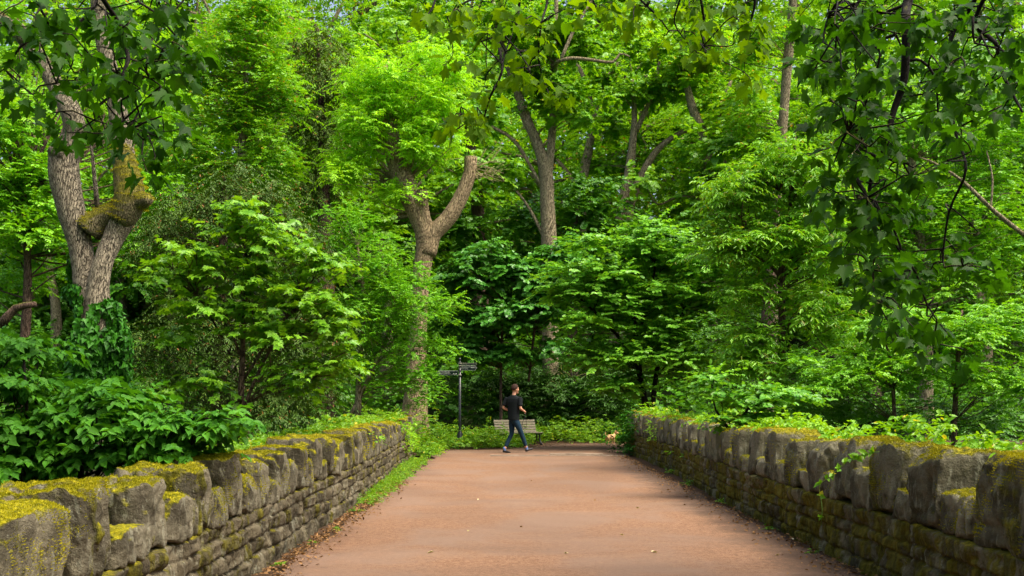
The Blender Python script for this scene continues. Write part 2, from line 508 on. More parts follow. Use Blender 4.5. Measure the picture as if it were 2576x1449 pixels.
def grid_mesh(name, xs, ys, zf, m, kind='structure'):
    X, Y = np.meshgrid(xs, ys)
    Z = zf(X, Y)
    v = np.stack([X, Y, Z], -1).reshape(-1, 3)
    idx = np.arange(len(v)).reshape(X.shape)
    q = np.stack([idx[:-1, :-1], idx[:-1, 1:], idx[1:, 1:], idx[1:, :-1]], -1).reshape(-1, 4)
    mb = MB(); mb.add(v, q)
    o = mb.build(name, m)
    o['kind'] = kind
    return o


xs = np.concatenate([[-400, -200, -120], np.arange(-80, 81, 2.), [120, 200, 400]])
ys = np.concatenate([[-60, -30], np.arange(-10, 120, 1.5), [150, 200, 300, 500]])
grid_mesh('ground', xs, ys, lambda X, Y: ground_z(X, np.minimum(Y, 130)), FLOOR)


def poly_sheet(name, pts, z, m, kind='structure', thick=None):
    bm = bmesh.new()
    vs = [bm.verts.new((x, y, z)) for x, y in pts]
    f = bm.faces.new(vs)
    if thick:
        r = bmesh.ops.extrude_face_region(bm, geom=[f])
        bmesh.ops.translate(bm, vec=(0, 0, -thick), verts=[g for g in r['geom'] if isinstance(g, bmesh.types.BMVert)])
    bmesh.ops.recalc_face_normals(bm, faces=bm.faces[:])
    me = bpy.data.meshes.new(name); bm.to_mesh(me); bm.free()
    me.materials.append(m)
    o = bpy.data.objects.new(name, me); COL.objects.link(o)
    if kind: o['kind'] = kind
    return o


# bridge deck under the path
poly_sheet('bridge_deck', [(-2.75, -6), (3.5, -6), (3.75, 26.5), (-3.0, 26.5)], -.012, SOIL, thick=1.2)
poly_sheet('soil', [(-3.0, 24.6), (16, 26.5), (22, 38), (-8, 38), (-8, 26.5)], .012, SOIL)
# path outline, ragged edges
pp = []
for y in np.arange(-6, 24.2, .25):
    pp.append((2.72 + .05 * math.sin(y * 3.1) + .04 * random.random(), y))
pp += [(2.9, 24.6), (3.0, 26.5), (5, 27.6), (9, 28.4), (14, 29), (14, 33.5), (9, 33.2), (5, 32.4), (3.2, 31.8), (1.8, 31.3), (1.0, 30.4), (.5, 29.2), (0, 28.1), (-.8, 27.5), (-1.6, 27.3), (-2.1, 26.9), (-2.15, 25.5), (-1.95, 24.2)]
for y in np.arange(23.8, -6, -.25):
    pp.append((-1.83 - .05 * math.sin(y * 2.3) - .05 * random.random(), y))
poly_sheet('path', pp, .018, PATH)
# strip of worn paving slabs let into the path
SLAB = stonemat('paving_slab', (.16, .12, .085), (.30, .23, .17), (.10, .08, .03), (.16, .12, .04), -.3, 3, 4)
mb = MB()
x = -.55
while x < 2.5:
    w = random.uniform(.5, .75)
    box(mb, (x + w / 2, 24.75 + random.uniform(-.02, .02), .019), (w - .03, .42, .018), tint=(random.random(), .3)); x += w
x = .95
while x < 2.3:
    w = random.uniform(.5, .7)
    box(mb, (x + w / 2, 25.45, .019), (w - .03, .40, .018), tint=(random.random(), .3)); x += w
setp(mb.build('paving', SLAB, smooth=False), kind='structure')

# ------------------------------------------------------------------ walls
def poly_eval(pts, s):
    pts = np.array(pts, float)
    seg = np.linalg.norm(np.diff(pts, axis=0), axis=1); cum = np.concatenate([[0], np.cumsum(seg)])
    s = np.asarray(s)
    x = np.interp(s, cum, pts[:, 0]); y = np.interp(s, cum, pts[:, 1])
    return x, y, cum[-1]


def masonry(name, line, side, z1, m, parent, seed, thick=.52):
    """line: inner face in plan; side=+1 wall body lies toward -x (left wall) ; inner normal toward path"""
    rg = np.random.default_rng(seed)
    _, _, L = poly_eval(line, 0)
    # s samples: finer near the camera
    ss = [0.]
    while ss[-1] < L:
        yy = ss[-1]
        ss.append(ss[-1] + np.clip(.011 + .0011 * yy, .012, .04))
    ss = np.array(ss)
    zz = np.linspace(-.05, z1, 44)
    S, Z = np.meshgrid(ss, zz)
    bounds = [-.06, .13, .27, .40, z1] if seed % 2 else [-.06, .10, .26, .36, z1]
    # slight waviness of the courses
    Zw = Z + (.012 * vnoise(np.stack([S, S * 0, Z * 9], -1), 4.5, seed + 5)) * (1 - np.abs(Z / z1 * 2 - 1) ** 3) + .018 * vnoise(np.stack([S, S * 0, Z * 0], -1), .9, seed) * (1 - np.abs(Z / z1 * 2 - 1))
    H = np.zeros_like(S); T = np.zeros_like(S); M2 = np.zeros_like(S)
    for ci in range(len(bounds) - 1):
        lo, hi = bounds[ci], bounds[ci + 1]
        b = [-.3]
        while b[-1] < L + 1: b.append(b[-1] + rg.uniform(.11, .40))
        b = np.array(b)
        inside = (Zw >= lo) & (Zw < hi + (1 if ci == len(bounds) - 2 else 0))
        # joints lean a little
        Sj = S + .02 * vnoise(np.stack([S, Z * 4, Z * 0], -1), 2., seed + ci)
        k = np.clip(np.searchsorted(b, Sj) - 1, 0, len(b) - 2)
        ds = np.minimum(Sj - b[k], b[k + 1] - Sj); dz = np.minimum(Zw - lo, np.maximum(hi - Zw, 0))
        rnd = rg.uniform(0, 1, (len(b), 4))
        e = np.minimum(ds / .022, 1) ** .5 * np.minimum(dz / .02, 1) ** .5
        # rock-faced: each block is tilted and bulged differently
        cs = (Sj - (b[k] + b[k + 1]) / 2); cz = Zw - (lo + hi) / 2
        h = e * (.028 + .035 * rnd[k, 0]) + e * (cs * (rnd[k, 1] - .5) * .22 + cz * (rnd[k, 2] - .5) * .35)
        H = np.where(inside, h, H); T = np.where(inside, rnd[k, 3], T); M2 = np.where(inside, rnd[k, 1], M2)
    Q = np.stack([S, Z, 0 * S], -1)
    H = H + .017 * fbm(Q * np.array([1, .8, 1]), 11, seed, 4) + .014 * vnoise(Q, 3.5, seed + 9) - .02 * np.clip(1 - np.abs(vnoise(Q * np.array([1, .5, 1]), 7, seed + 31)) * 5, 0, 1)
    x, y, _ = poly_eval(line, ss)
    tx = np.gradient(x, ss); ty = np.gradient(y, ss)
    nx, ny = ty * side, -tx * side       # toward the path
    nn = np.hypot(nx, ny); nx /= nn; ny /= nn
    X = x[None] + nx[None] * (H - .045); Y = y[None] + ny[None] * (H - .045)
    v = np.stack([X, Y, Z], -1).reshape(-1, 3)
    idx = np.arange(len(v)).reshape(S.shape)
    q = np.stack([idx[:-1, :-1], idx[:-1, 1:], idx[1:, 1:], idx[1:, :-1]], -1).reshape(-1, 4)
    if side < 0: q = q[:, ::-1]
    mb = MB(); mb.add(v, q, np.stack([T.ravel(), M2.ravel()], -1))
    # solid core behind the face, down past the deck
    cs = np.arange(0, L, .8); cx, cy, _ = poly_eval(line, np.append(cs, L))
    k = len(cx); s_ = np.append(cs, L)
    nx2 = np.interp(s_, ss, nx); ny2 = np.interp(s_, ss, ny)
    a = np.stack([cx - nx2 * .07, cy - ny2 * .07], -1); b_ = np.stack([cx - nx2 * thick, cy - ny2 * thick], -1)
    ring = np.stack([np.c_[a, np.full(k, -.05)], np.c_[a, np.full(k, z1 - .004)], np.c_[b_, np.full(k, z1 - .004)], np.c_[b_, np.full(k, -1.6)]], 1)
    ii = np.arange(k * 4).reshape(k, 4); nn2 = np.roll(ii, -1, 1)
    q = np.stack([ii[:-1], nn2[:-1], nn2[1:], ii[1:]], -1).reshape(-1, 4)
    mb.add(ring.reshape(-1, 3), [q, np.array([ii[0][::-1], ii[-1]])], (.4, .5))
    return mb.build('masonry', m, parent)


def rock(mb, c, s, yaw, seed, pw=5.0, amp=.03, n=14, topround=0., tint=(.5, .5), lean=0.):
    """rounded rough block, centre c, full size s"""
    g = np.linspace(-1, 1, n)
    U, V = np.meshgrid(g, g)
    one = np.ones_like(U)
    rgp = np.random.default_rng(int(seed) + 999); planes = []
    hs = np.array(s) / 2
    for k_ in range(16):
        nk = rgp.normal(0, 1, 3); nk[2] = abs(nk[2]) if rgp.uniform() < .6 else nk[2]
        nk = nk / np.abs(nk).max(); nk = nk / hs; nk = nk / np.linalg.norm(nk)
        sup = (np.abs(nk) * hs).sum()
        planes.append((nk, sup * rgp.uniform(.74, .93)))
    faces = [(U, V, one), (V, U, -one), (one, U, V), (-one, V, U), (V, one, U), (U, -one, V)]
    for fa in faces:
        p = np.stack(fa, -1)
        l = (np.abs(p) ** pw).sum(-1, keepdims=True) ** (1 / pw)
        q = p / l
        if topround:
            zt = np.clip(q[..., 2], 0, 1) ** 2
            q[..., 1] *= 1 - topround * zt; q[..., 0] *= 1 - topround * .5 * zt
        w = q * np.array(s) / 2
        nrmv = nrm(q / (np.array(s)))
        wp = w + np.array([seed * 3.7, seed * 1.3, 0])
        dsp = amp * (.6 * fbm(wp * np.array([1, 1, .6]), 4.5, seed, 3) + .65 * fbm(wp * np.array([1, 1, .45]), 15, seed, 4) - .9 * np.clip(1 - np.abs(vnoise(wp * np.array([1, 1, .45]), 5.5, seed + 31)) * 6, 0, 1))
        w = w + nrmv * dsp[..., None]
        for nk, dk in planes:
            ex = np.clip((w * nk).sum(-1) - dk, 0, None)
            w = w - ex[..., None] * nk * .9
        w = w + nrmv * (amp * .22 * fbm(wp * np.array([1, 1, .5]), 26, seed + 7, 2))[..., None]
        w[..., 1] += lean * w[..., 2]
        cs, sn = math.cos(yaw), math.sin(yaw)
        v = np.stack([w[..., 0] * cs - w[..., 1] * sn, w[..., 0] * sn + w[..., 1] * cs, w[..., 2]], -1) + np.array(c)
        idx = np.arange(n * n).reshape(n, n)
        q4 = np.stack([idx[:-1, :-1], idx[:-1, 1:], idx[1:, 1:], idx[1:, :-1]], -1).reshape(-1, 4)
        mb.add(v.reshape(-1, 3), q4, tint)


def moss_tufts(stone, parent, count, size, seed, thr=.35, patch=.1):
    """short moss fronds growing on the upward faces of one stone"""
    me = stone.data
    rg = np.random.default_rng(seed)
    nf = len(me.polygons)
    nor = np.empty(nf * 3); me.polygons.foreach_get('normal', nor); nor = nor.reshape(-1, 3)
    cen = np.empty(nf * 3); me.polygons.foreach_get('center', cen); cen = cen.reshape(-1, 3)
    ar = np.empty(nf); me.polygons.foreach_get('area', ar)
    w = ar * np.clip((nor[:, 2] + .75 * fbm(cen, 3.1, seed, 3) * 1.0 - thr) * 3, 0, 1)
    if w.sum() < 1e-6: return
    pick = rg.choice(nf, count, p=w / w.sum())
    fe = np.sqrt(ar[pick])[:, None]
    pos = cen[pick] + rg.uniform(-.6, .6, (count, 3)) * fe * np.array([1, 1, .1]) - nor[pick] * .003
    n = nor[pick]
    xd = n + rg.normal(0, .55, (count, 3)) + np.array([0, 0, .3])
    mb = MB()
    tt = np.stack([rg.uniform(0, 1, count), .5 + .5 * vnoise(pos, 9, 3)], -1)
    leaves(mb, pos, xd, rg.normal(0, 1, (count, 3)), size * rg.uniform(.5, 1.4, count), 'narrow', tt)
    mb.build('moss', MOSS, parent)


def coping(wall, line, side, z0, bounds, first_tall, m, seed, top=.44, hmid=.27, special=None):
    rg = np.random.default_rng(seed)
    tall = first_tall
    for i in range(len(bounds) - 1):
        a, b = bounds[i], bounds[i + 1]
        s = (a + b) / 2; L = b - a
        x, y, tot = poly_eval(line, s); x2, y2, _ = poly_eval(line, min(s + .1, tot - .001)); x1, y1, _ = poly_eval(line, max(s - .1, 0))
        tx, ty = x2 - x1, y2 - y1; q = math.hypot(tx, ty); tx /= q; ty /= q
        nx, ny = ty * side, -tx * side
        h = (top if tall else hmid) * rg.uniform(.9, 1.1) * (1 if tall else rg.choice([.9, 1.05, 1.25])); th = .56 if tall else .50
        if special and i in special: h, th = special[i]
        inset = (.0 if tall else -.004) + rg.uniform(-.01, .014)
        cx = x - nx * (th / 2 + inset); cy = y - ny * (th / 2 + inset)
        near = y < 11
        mb = MB()
        yaw = math.atan2(ty, tx) - math.pi / 2 + rg.normal(0, .035)
        rock(mb, (0, 0, 0), (th, L * (.97 if tall else 1.04), h + .02), yaw, seed * 50 + i, pw=rg.uniform(8, 15), amp=.040 if tall else .032, n=34 if y < 8 else 24 if near else 14,
             topround=rg.uniform(.04, .16), tint=(rg.uniform(0, 1), rg.uniform(0, 1)), lean=rg.normal(0, .04))
        # a second flake broken out of some faces
        o = mb.build('coping_stone', m, wall)
        o.location = (cx, cy, z0 + h / 2 - .004)
        dist = max(float(y), 3)
        cnt = int(np.clip(90000 / dist ** 1.4, 400, 11000) * (1.0 if tall else .7) * (L / .45) ** 1)
        mossy = rg.uniform(0, 1) < .92
        if mossy:
            moss_tufts(o, o, cnt,     .008 + .0006 * dist, seed * 91 + i, thr=rg.uniform(.2, .5))
        tall = not tall


def bset(near, end, seed):
    rg = np.random.default_rng(seed); b = list(near)
    while b[-1] < end - .5: b.append(b[-1] + rg.uniform(.33, .47))
    b[-1] = end
    return b


LW = [(-2.07, 2.6), (-2.07, 8), (-2.10, 14), (-2.22, 17.5), (-2.35, 20.5), (-2.40, 24.3)]
RW = [(2.86, 2.6), (2.86, 9), (2.88, 13), (3.0, 16.5), (3.10, 19.5), (3.12, 23.5), (3.02, 26.3)]
wl = empty('stone_wall', (-2.3, 12, 0), 'low stone parapet on the left of the path, moss capped, drier grey-brown stonework', 'wall')
wr = empty('stone_wall', (3.1, 12, 0), 'low stone parapet on the right of the path, golden moss down its blocks', 'wall')
for w in (wl, wr): w.location = (0, 0, 0)
masonry('masonry', LW, 1, .51, ST_L, wl, 3)
masonry('masonry', RW, -1, .51, ST_R, wr, 4)
ys0 = 2.6
lb = [y - ys0 for y in (2.6, 3.2, 3.75, 4.74, 5.22, 5.66, 6.08, 6.52, 6.93, 7.33, 7.72, 8.12, 8.52)]
lb = bset(lb, 21.72, 8)
rb = [y - ys0 for y in (2.6, 3.3, 4.9, 6.25, 6.70, 7.16, 7.56, 8.0, 8.42, 8.84, 9.25, 9.65, 10.1)]
rb = bset(rb, 23.6, 9)
coping(wl, LW, 1, .51, lb, False, ST_LC, 5, top=.44, hmid=.22, special={2: (.43, .62), len(lb) - 2: (.52, .55)})
coping(wr, RW, -1, .51, rb, True, ST_RC, 6, top=.51, hmid=.24, special={2: (.60, .66), 1: (.62, .66), len(rb) - 2: (.60, .6)})

# ------------------------------------------------------------------ trees
def tree_obj(name, loc, label, cat='tree', group=None):
    return empty(name, loc, label, cat, group)


def D(pts, d, zadd=0):
    """survey list [(px,py,width_px[,dd])] at depth d -> points and radii"""
    a = []; r = []
    for p in pts:
        dd = d + (p[3] if len(p) > 3 else 0)
        a.append(P(p[0], p[1], dd)); r.append(p[2] / FD * dd / 2)
    return np.array(a), np.array(r)


def to_local(mb, o):
    off = np.array(o.location)
    mb.v = [v - off for v in mb.v]


def finish(root, parts):
    for mb, nm, m in parts:
        to_local(mb, root); mb.build(nm, m, root)


# --- library crowns for the slope wood (shared meshes)
def crown_lib(seed, rad, n, spn, nl, ls, kind, m, cr=1.25, **k):
    rg = np.random.default_rng(seed)
    cc = crown_centres(rg, (0, 0, 0), rad, n, (.35, 1.0), -.8)
    mb = MB(); foliage(mb, rg, cc, cr * rg.uniform(.75, 1.25, n), spn, nl, ls, kind, **k)
    o = mb.build('crown', m)
    return o, cc


def trunk_lib(seed, H, rbase, cc, zc, m, lean=.5, nlimb=14, fork=False):
    rg = np.random.default_rng(seed)
    mb = MB()
    pts = [(0, 0, -.8), (rg.normal(0, .1), rg.normal(0, .1), H * .3), (rg.normal(0, lean * .6), rg.normal(0, .2), H * .6), (rg.normal(0, lean), rg.normal(0, .4), H)]
    pts = np.array(pts)
    tube(mb, pts, [rbase * 1.25, rbase * .85, rbase * .6, rbase * .15], 10, .5, rough=.08, seed=seed)
    tp, _ = smoothline(pts, [1] * 4, .5)
    tp = tp[tp[:, 2] > H * .35]
    limbs_to(mb, rg, tp, (cc + np.array([0, 0, zc]))[:nlimb], r0=rbase * .5, r1=.02, n=6, wob=.2)
    return mb.build('trunk', m)


LIB = []
specs = [
    (1, (4.2, 4.2, 5.2), 62, 15, 14, .20, 'maplefar', L_BRD, 'mid green'),
    (2, (4.4, 4.4, 4.8), 62, 15, 14, .19, 'simple', L_BRY, 'yellow-green'),
    (3, (4.0, 4.0, 5.6), 60, 15, 14, .20, 'maplefar', L_BRB, 'deep green'),
    (4, (4.6, 4.6, 4.6), 64, 15, 14, .17, 'simple', L_BRD, 'fresh green'),
    (5, (3.6, 3.6, 5.8), 56, 15, 14, .20, 'maplefar', L_BRY, 'pale lime-green'),
]
for sd, rad, n, spn, nl, ls, kd, m, tone in specs:
    c, cc = crown_lib(sd, rad, n, spn, nl, ls, kd, m, tilt=.6, squash=.6, zmin=-.4)
    t = trunk_lib(sd + 50, 9.5, .27, cc, 8.5, BARK, nlimb=20)
    LIB.append((c, t, tone, sd))
for c, t, _, _ in LIB:
    COL.objects.unlink(c); COL.objects.unlink(t)

landmarks = ['beyond the left edge tree', 'above the ivy-clad forked tree', 'left of the upper yew', 'behind the lime-topped ash', 'above the signpost', 'over the walking man',
             'above the bench', 'behind the hornbeam', 'above the cherry', 'left of the hanging branches', 'behind the hanging sycamore branches', 'at the right edge', 'outside right', 'outside left']


def slope_tree(lib, x, y, zc, sc, label, rot, zs=1.0, tk=True):
    c, t, tone, sd = LIB[lib]
    gz = float(ground_z(x, y))
    o = empty('woodland_tree', (x, y, gz), label, 'tree', 'trees of the wood on the far slope', rot)
    a = c.copy(); COL.objects.link(a); a.parent = o; a.location = (0, 0, zc); a.scale = (sc, sc, sc * zs)
    b = t.copy(); COL.objects.link(b); b.parent = o
    k = zc / 8.5; b.scale = (sc, sc, k)
    return o


rowname = ['front row', 'middle row', 'back row', 'skyline row', 'ridge row', 'lower understorey', 'upper understorey']
rows = [
    (43, 5.2, 8.0, 1.0, 0, [-20.5, -15.2, -10.0, -5.2, 9.8, 14.6, 19.6, 24]),
    (51, 5.2, 3.0, .85, 5, [-24, -19, -14.5, -10, -6, -2.2, 1.8, 5.5, 9, 13, 17, 21.5, 26]),
    (57, 5.2, 3.8, .95, 6, [-27, -20.5, -14, -8, -2.5, 3, 8.5, 14, 20, 26]),
    (52, 5.4, 9.2, 1.05, 1, [-25, -19.5, -14, -8.6, -3.2, 1.6, 6.4, 11.5, 17, 22.5, 28]),
    (63, 5.4, 11.5, 1.15, 2, [-30, -24, -17.5, -11.5, -5.5, .6, 6.5, 12.6, 18.6, 25, 31]),
    (77, 5.4, 15.0, 1.35, 3, [-37, -29.5, -22, -14.5, -7, 0, 7, 14.2, 23, 31, 38]),
    (93, 5.4, 22.0, 1.8, 4, [-44, -34, -24, -14, -4, 6, 16, 27, 36, 46]),
]
rgt = np.random.default_rng(77)
used_labels = set()
for y0, _, zc, sc, ri, xl in rows:
    for j, x in enumerate(xl):
        y = y0 + rgt.uniform(-3, 3) * (.4 if ri == 5 else 1)
        li = int(rgt.integers(0, 5))
        if ri == 0 and x > 5: li = [2, 0, 3][j % 3]
        if ri in (1, 2, 3, 4) and x < 2: li = [1, 4, 3, 1, 0][j % 5]
        if ri >= 5: li = [2, 0, 2, 3][j % 4]
        px = 1288 + x / y * FD
        k = int(np.clip((px + 0) / 2576 * 12, 0, 11)) if -60 < px < 2640 else (12 if px > 0 else 13)
        tone = LIB[li][2]
        lab = f'{tone} tree, {rowname[ri]} of far wood, {landmarks[k]}'
        if lab in used_labels: lab = lab.replace(' tree,', ' spreading tree,')
        used_labels.add(lab)
        slope_tree(li, x, y, zc + rgt.uniform(-1, 1.2), sc * rgt.uniform(.92, 1.1), lab, rgt.uniform(0, 6.28), rgt.uniform(.95, 1.25))

# --- left forked mossy tree with ivy
d = 14.
T = tree_obj('forked_tree', P(245, 1150, d) * np.array([1, 1, 0]) + np.array([0, 0, -4.]), 'thick forked tree with ridged grey bark, a mossy limb and ivy round its base')
T['category'] = 'tree'
mb = MB()
base = P(243, 900, d); base[2] = -4.2
a, r = D([(243, 1000, 110), (232, 800, 84), (212, 680, 60), (200, 610, 62), (182, 540, 68), (163, 460, 72), (160, 395, 70), (185, 345, 56), (182, 290, 50, -.1), (140, 215, 44), (95, 140, 42), (40, 75, 44), (-60, 20, 40)], d)
a = np.vstack([base, a]); r = np.concatenate([[.42], r])
tube(mb, a, r, 22, .09, rough=.10, seed=2)
a, r = D([(245, 850, 74, -.15), (248, 720, 54, -.15), (262, 650, 50, -.1), (285, 600, 52), (308, 550, 62), (325, 505, 74), (322, 460, 66), (315, 410, 54), (304, 330, 46), (288, 230, 42), (268, 140, 40), (252, 50, 38), (240, -60, 32)], d)
tube(mb, a, r, 20, .09, rough=.10, seed=5)
ml = MB()
a, r = D([(300, 560, 62), (325, 508, 77), (322, 460, 69), (316, 418, 57), (309, 370, 47)], d - .01)
tube(ml, a, r, 20, .09, rough=.10, seed=5)
a, r = D([(222, 580, 70), (250, 552, 60), (290, 535, 62), (325, 512, 58), (362, 503, 44, -.1), (378, 500, 26, -.15)], d)
tube(ml, a, r, 16, .07, rough=.14, seed=7)
a, r = D([(160, 385, 50, -.1), (138, 382, 44, -.15), (126, 384, 22, -.2)], d)
tube(mb, a, r, 14, .06, rough=.1, seed=9)
a, r = D([(70, 105, 40, -.05), (45, 70, 34, -.15), (32, 52, 30, -.2)], d)
tube(mb, a, r, 14, .06, rough=.05, seed=10)
a, r = D([(245, 520, 14), (236, 430, 10), (228, 350, 6)], d + .3)
tube(mb, a, r, 7, .2, seed=12)
ta = MB(); rg = np.random.default_rng(21)
# high crown above the frame plus sprays beside the limbs
cc = np.vstack([crown_centres(rg, P(-60, -120, d), (2.2, 2.2, 1.0), 12), crown_centres(rg, P(240, -160, d), (2.0, 2.0, 1.0), 12), np.array([P(250, 260, d + .6), P(60, 300, d + 1), P(240, 200, d + .4)])])
foliage(ta, rg, cc, rg.uniform(.45, .8, len(cc)), 14, 14, .10, 'narrow', tilt=.5)
limbs_to(mb, rg, np.array([P(-60, 20, d), P(240, -60, d), P(285, 220, d)]), cc, .03, .008)
iv = MB()
nI = 15000
tt = rg.uniform(0, 1, nI); ang = rg.uniform(-math.pi, math.pi, nI)
cy = 650 + tt ** .85 * 470
wv = np.interp(cy, [640, 720, 800, 950, 1200], [42, 50, 64, 88, 118]) * (1 + .5 * vnoise(np.stack([ang * 1.6, cy * .016, cy * 0], -1), 1., 3))
cx = 232 + 8 * np.sin(cy * .01) + 0 * cy
cz = EYE - (cy - 1006) / FD * d
off = wv / FD * d * rg.uniform(.7, 1.06, nI)
nn = np.stack([np.sin(ang), -np.cos(ang), 0 * ang], -1)
pos = np.stack([(cx - 1288) / FD * d, np.full(nI, d), cz], -1) + nn * off[:, None]
cl = vnoise(pos, 1.6, 8) + .5 * vnoise(pos, 4.5, 9)
keep = (cl > np.interp(cy, [650, 760, 860, 1000], [.22, .10, -.15, -.4])) & ((cy > 830) | (cl > .42) | (np.abs(pos[:, 0] - P(255, 0, d)[0]) > .13))
pos = pos + nn * np.clip(cl, 0, 1)[:, None] * .16
pos = pos[keep]; nn = nn[keep]; k = len(pos)
leaves(iv, pos, np.array([0, 0, -1.]) + rg.normal(0, .45, (k, 3)), nn + np.array([0, 0, .5]) + rg.normal(0, .3, (k, 3)), .085 * rg.uniform(.6, 1.25, k), 'ivy', rg.uniform(0, 1, (k, 2)))
finish(T, [(mb, 'trunk', BARK_MOSS), (ml, 'mossy_limb', BARK_MOSSY), (ta, 'crown', L_ASH), (iv, 'ivy', L_IVY)])
limb = [c for c in T.children if c.name.startswith('mossy_limb')][0]
moss_tufts(limb, limb, 16000, .016, 5, thr=-.2)

# --- centre pollarded ash
d = 30.
T = tree_obj('ash_tree', (P(1045, 1006, d)[0], d, -.1), 'pollarded ash with lime-green crown and a sawn-off limb, behind the left parapet end')
mb = MB()
a, r = D([(1048, 1105, 84), (1044, 1040, 66), (1048, 900, 46), (1056, 760, 42), (1062, 680, 44), (1072, 600, 54), (1052, 540, 54), (1022, 470, 54), (992, 390, 48), (978, 300, 42), (968, 215, 38), (955, 158, 36)], d)
tube(mb, a, r, 18, .16, rough=.09, seed=21); tpa = a
a, r = D([(1072, 640, 52), (1088, 590, 46), (1118, 560, 42), (1150, 515, 38), (1172, 465, 34), (1182, 430, 33), (1184, 396, 34)], d)
tube(mb, a, r, 16, .14, rough=.06, seed=22)
a, r = D([(1074, 590, 34, -.1), (1066, 540, 30, -.15), (1062, 478, 24, -.2)], d)
tube(mb, a, r, 12, .12, rough=.12, seed=23)
rg = np.random.default_rng(31)
cc = []
for px, py, rx, ry, n in ((960, 280, 110, 120, 30), (1050, 240, 130, 100, 34), (900, 400, 80, 90, 20), (1070, 400, 110, 90, 24), (1000, 500, 60, 40, 8), (1100, 330, 80, 80, 14), (880, 460, 50, 50, 7), (940, 200, 50, 40, 6), (1130, 190, 50, 50, 6)):
    c0 = P(px, py, d); cc.append(crown_centres(rg, c0, (rx / FD * d, 1.2, ry / FD * d), n, (.1, 1.)))
cc = np.vstack(cc)
# keep the bare limbs in view
keep = ~((np.abs(cc[:, 0] - P(1165, 0, d)[0]) < .5) & (cc[:, 2] < P(0, 380, d)[2]))
cc = cc[keep]
ta = MB(); foliage(ta, rg, np.vstack([cc, cc[::2] + np.array([0, -.9, 0])]), rg.uniform(.36, .62, len(cc) + len(cc[::2])), 15, 15, .12, 'narrow', tilt=.6, droop=.35, zmin=-.3, squash=.9)
limbs_to(mb, rg, tpa[4:], cc, .035, .008, every=2)
tw = MB()
for i in range(16):
    b0 = P(1190 + rg.uniform(-4, 8), 410 + rg.uniform(-12, 45), d)
    e = P(1215 + rg.uniform(-10, 75), 415 + rg.uniform(-55, 55), d + rg.uniform(-.5, .3))
    mid = (b0 + e) / 2 + rg.normal(0, .07, 3)
    tube(tw, [b0, mid, e], [.012, .009, .005], 5, .1)
    for q in range(2):
        e2 = e + rg.normal(0, .16, 3); tube(tw, [mid, (mid + e2) / 2 + rg.normal(0, .04, 3), e2], [.008, .006, .004], 4, .1)
sawn = MB(); c0 = P(1184, 396, d); tube(sawn, [c0, c0 + np.array([0, 0, .012])], [.195, .19], 16, smooth=False)
finish(T, [(mb, 'trunk', BARK_ASH), (ta, 'crown', L_ASH), (tw, 'dead_twigs', BARK_PALE), (sawn, 'sawn_end', plain('sawn_wood', (.42, .34, .22), .9, .1))])


# --- generic surveyed tree
def s_tree(name, label, d, stems, blobs, leafm, kind, ls, barkm, spn=13, nl=13, cr=(.5, .9), tilt=.45, squash=.6, droop=.25, seed=1, side=10, lim=2, depth=1.3, cat='tree', zmin=-.35, base=None, limr=.03, group=None, jit=.4, ang=55):
    rg = np.random.default_rng(seed)
    mb = MB(); tps = []
    for k, st in enumerate(stems):
        a, r = D(st, d)
        tube(mb, a, r, side, .25, rough=.08, seed=seed + k)
        tps.append(smoothline(a, r, .4)[0])
    gx = stems[0][0] if stems else None
    p0 = D([gx], d)[0][0] if gx else np.array(base)
    gz = float(ground_z(p0[0], p0[1]))
    root = tree_obj(name, (p0[0], p0[1], gz), label, cat, group)
    if stems:
        r0 = stems[0][0][2] / FD * d / 2
        if p0[2] > gz: tube(mb, [(p0[0], p0[1], gz - .3), (p0[0], p0[1], (gz + p0[2]) / 2), tuple(p0 + np.array([0, 0, .1]))], [r0 * 1.5, r0 * 1.15, r0], side, .3, rough=.06, seed=seed)
    cc = []
    for b in blobs:
        px, py, rx, ry, n = b[:5]; dd = d + (b[5] if len(b) > 5 else 0); dp = b[6] if len(b) > 6 else min(depth, rx / FD * d * 1.1)
        cc.append(crown_centres(rg, P(px, py, dd), (rx / FD * dd, dp, ry / FD * dd), n, (.1, 1.)))
    if cc:
        cc = np.vstack(cc)
        ta = MB(); foliage(ta, rg, cc, rg.uniform(cr[0], cr[1], len(cc)), spn, nl, ls, kind, tilt=tilt, squash=squash, droop=droop, zmin=zmin, jit=jit, ang=ang)
        if tps and lim: limbs_to(mb, rg, np.vstack(tps), cc, limr, .008, every=lim)
    parts = []
    if mb.v: parts.append((mb, 'trunk', barkm))
    if len(cc): parts.append((ta, 'crown', leafm))
    finish(root, parts)
    return root


